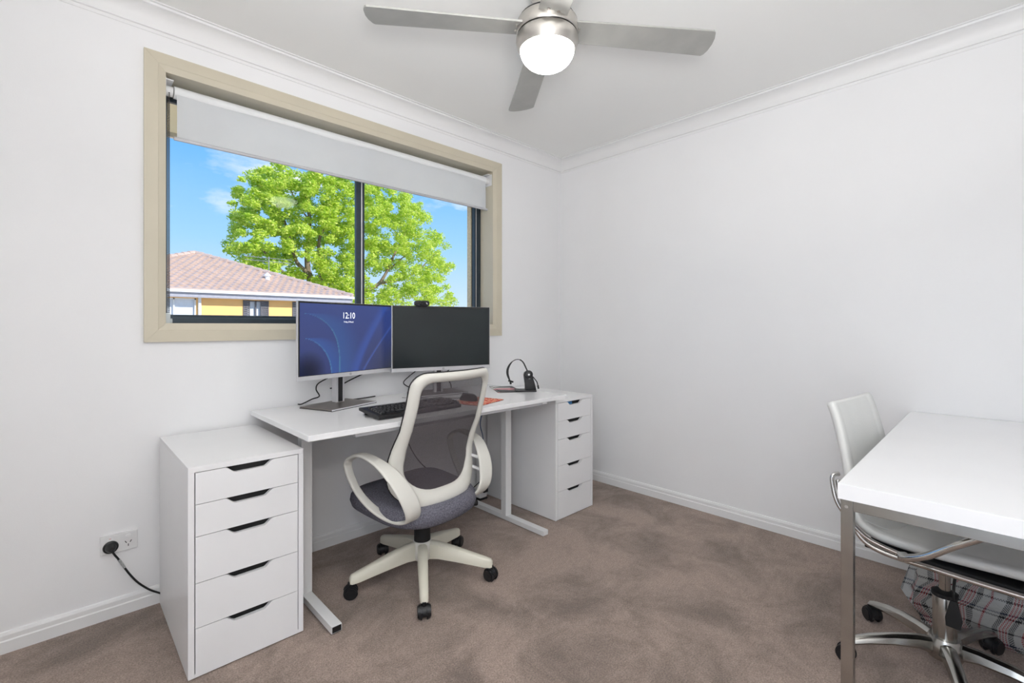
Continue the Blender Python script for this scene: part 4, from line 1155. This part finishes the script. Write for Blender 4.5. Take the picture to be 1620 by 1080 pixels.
def far_house():
    t = thing('house', 'distant roof just visible at the bottom right corner of the window', 'house', (43, 42, -3.1))
    b = box(-5, 5, -5, 5, 0, 5.2); obj('wall', b, MATS['ochre_render_wall'], t)
    bm = bmesh.new(); c = [bm.verts.new(p) for p in ((-5.6, -5.6, 5.2), (5.6, -5.6, 5.2), (5.6, 5.6, 5.2), (-5.6, 5.6, 5.2))]; a = bm.verts.new((0, 0, 7.35))
    for i in range(4): bm.faces.new((c[i], c[(i+1) % 4], a))
    bm.faces.new(c[::-1]); obj('roof', bm, MATS['pinkish_concrete_tiles'], t)
far_house()

def pix(u, v, Y):
    """world point at distance Y beyond the window wall in the direction measured in the photograph"""
    fw = Vector((math.cos(HEAD), math.sin(HEAD), 0)); rt = Vector((math.sin(HEAD), -math.cos(HEAD), 0))
    d = fw+rt*((u-810)/741)+Vector((0, 0, (515.5-v)/741))
    return CAM+d*((Y-CAM.y)/d.y), (Y-CAM.y)/d.y/741
def tree():
    Y = 38.0
    base, s0 = pix(520, 640, Y); base.z = -3.1
    t = thing('tree', 'large bright green leafy tree behind the tiled roof outside the window', 'tree', base)
    M_bark = mat('grey_brown_bark', rgb(138, 120, 104), .9, var=.2, vscale=3)
    br = bmesh.new()
    def limb(pts, r0, r1):
        P = smoothpath([pix(u, v, Y+dy)[0]-base for u, v, dy in pts], 6); n = len(P)
        sweep(P, circ(1, 8), scales=[(r0+(r1-r0)*i/(n-1),)*2 for i in range(n)], bm=br)
    limb([(520, 640, 0), (512, 520, 0), (500, 470, 0), (487, 430, .2)], .55, .30)
    limb([(487, 430, .2), (486, 395, 0), (490, 350, -.3), (484, 310, 0)], .26, .10)
    limb([(487, 432, .2), (470, 415, 0), (462, 390, -.5), (450, 350, 0), (430, 310, 0)], .20, .06)
    limb([(497, 460, 0), (512, 425, 0), (504, 385, -.6), (520, 340, 0), (530, 290, 0)], .22, .07)
    limb([(480, 440, 0), (450, 432, 0), (420, 400, 0), (395, 380, 0)], .16, .04)
    limb([(505, 490, 0), (560, 465, 0), (600, 448, -.5), (625, 400, 0), (650, 350, 0)], .26, .06)
    limb([(600, 448, -.5), (640, 440, 0), (670, 420, 0), (690, 400, 0)], .14, .04)
    limb([(520, 340, 0), (550, 320, 0), (590, 300, 0)], .09, .03)
    limb([(490, 350, -.3), (470, 320, 0), (455, 290, 0)], .09, .03)
    limb([(600, 448, -.5), (612, 430, 0), (640, 405, -.8), (655, 395, 0)], .10, .03)
    obj('trunk', br, M_bark, t, smooth=True)
    m = bpy.data.materials.new('sunlit_green_leaves'); m.use_nodes = True; tr_ = m.node_tree; p = tr_.nodes['Principled BSDF']
    p.inputs['Roughness'].default_value = .55
    ge = tr_.nodes.new('ShaderNodeNewGeometry'); r = tr_.nodes.new('ShaderNodeValToRGB'); e = r.color_ramp.elements
    e[0].color = rgb(170, 204, 66); e[1].color = rgb(250, 250, 140); k = e.new(.5); k.color = rgb(216, 234, 98)
    tl = tr_.nodes.new('ShaderNodeBsdfTranslucent'); mx_ = tr_.nodes.new('ShaderNodeMixShader'); mx_.inputs[0].default_value = .5
    LL = tr_.links.new
    LL(ge.outputs['Random Per Island'], r.inputs[0]); LL(r.outputs[0], p.inputs['Base Color']); LL(r.outputs[0], tl.inputs[0])
    LL(p.outputs[0], mx_.inputs[1]); LL(tl.outputs[0], mx_.inputs[2]); LL(mx_.outputs[0], tr_.nodes['Material Output'].inputs[0])
    # crown: clumps (pixel centre, pixel radius, depth offset)
    R = random.Random(11); cl = []
    outline = [(400, 300, 30), (385, 330, 22), (392, 352, 26), (430, 290, 28), (470, 300, 34), (510, 305, 36), (550, 300, 40), (590, 310, 36), (630, 328, 32), (650, 345, 26), (420, 330, 36), (455, 345, 40),
               (500, 350, 40), (540, 350, 42), (580, 360, 42), (620, 370, 40), (655, 385, 34), (690, 385, 20), (700, 410, 20), (680, 420, 30), (395, 395, 24), (430, 385, 32), (375, 365, 16), (372, 388, 14), (400, 420, 24), (440, 425, 30),
               (530, 400, 40), (570, 415, 34), (610, 410, 30), (540, 445, 36), (640, 445, 36), (680, 455, 30), (695, 475, 22), (660, 475, 34), (520, 470, 40), (470, 460, 40), (470, 385, 30), (430, 455, 30), (620, 480, 26),
               (410, 275, 14), (440, 268, 14), (490, 278, 20), (530, 270, 24), (570, 268, 26), (610, 290, 26), (650, 315, 18), (715, 478, 12), (590, 470, 24), (560, 480, 30)]
    for (u, v, rr) in outline:
        for _ in range(max(3, int(rr*rr/42))):
            a = R.uniform(0, 2*PI); q = math.sqrt(R.uniform(0, 1))*rr*.95
            cl.append((u+q*math.cos(a), v+q*math.sin(a)*.9, R.uniform(6.5, 12.5), R.uniform(-3.8, 3.8)))
    verts = []; faces = []
    for (u, v, rr, dy) in cl:
        c, s = pix(u, v, Y+dy); rad = rr*s; n = int(185*(rr/10)**2)
        for _ in range(n):
            d = Vector((R.gauss(0, 1), R.gauss(0, 1), R.gauss(0, 1))).normalized()*rad*R.uniform(.4, 1.08)
            d.z *= .7
            if R.random() < .35 and d.z < 0: continue
            q = c-base+d; sz = R.uniform(.085, .15)
            ax = Vector((R.gauss(0, 1), R.gauss(0, 1), R.gauss(0, .5))).normalized(); up = (d.normalized()*.6+Vector((R.uniform(-.8, .8), R.uniform(-.8, .8), .7))).normalized()
            bx = ax.cross(up).normalized(); i = len(verts)
            verts += [q-ax*sz, q+bx*sz*.55, q+ax*sz, q-bx*sz*.55]; faces.append((i, i+1, i+2, i+3))
    me = bpy.data.meshes.new('foliage'); me.from_pydata([tuple(v) for v in verts], [], faces); me.materials.append(m)
    o = bpy.data.objects.new('foliage', me); link(o, t); o['kind'] = 'stuff'
    print('leaves', len(faces))
tree()
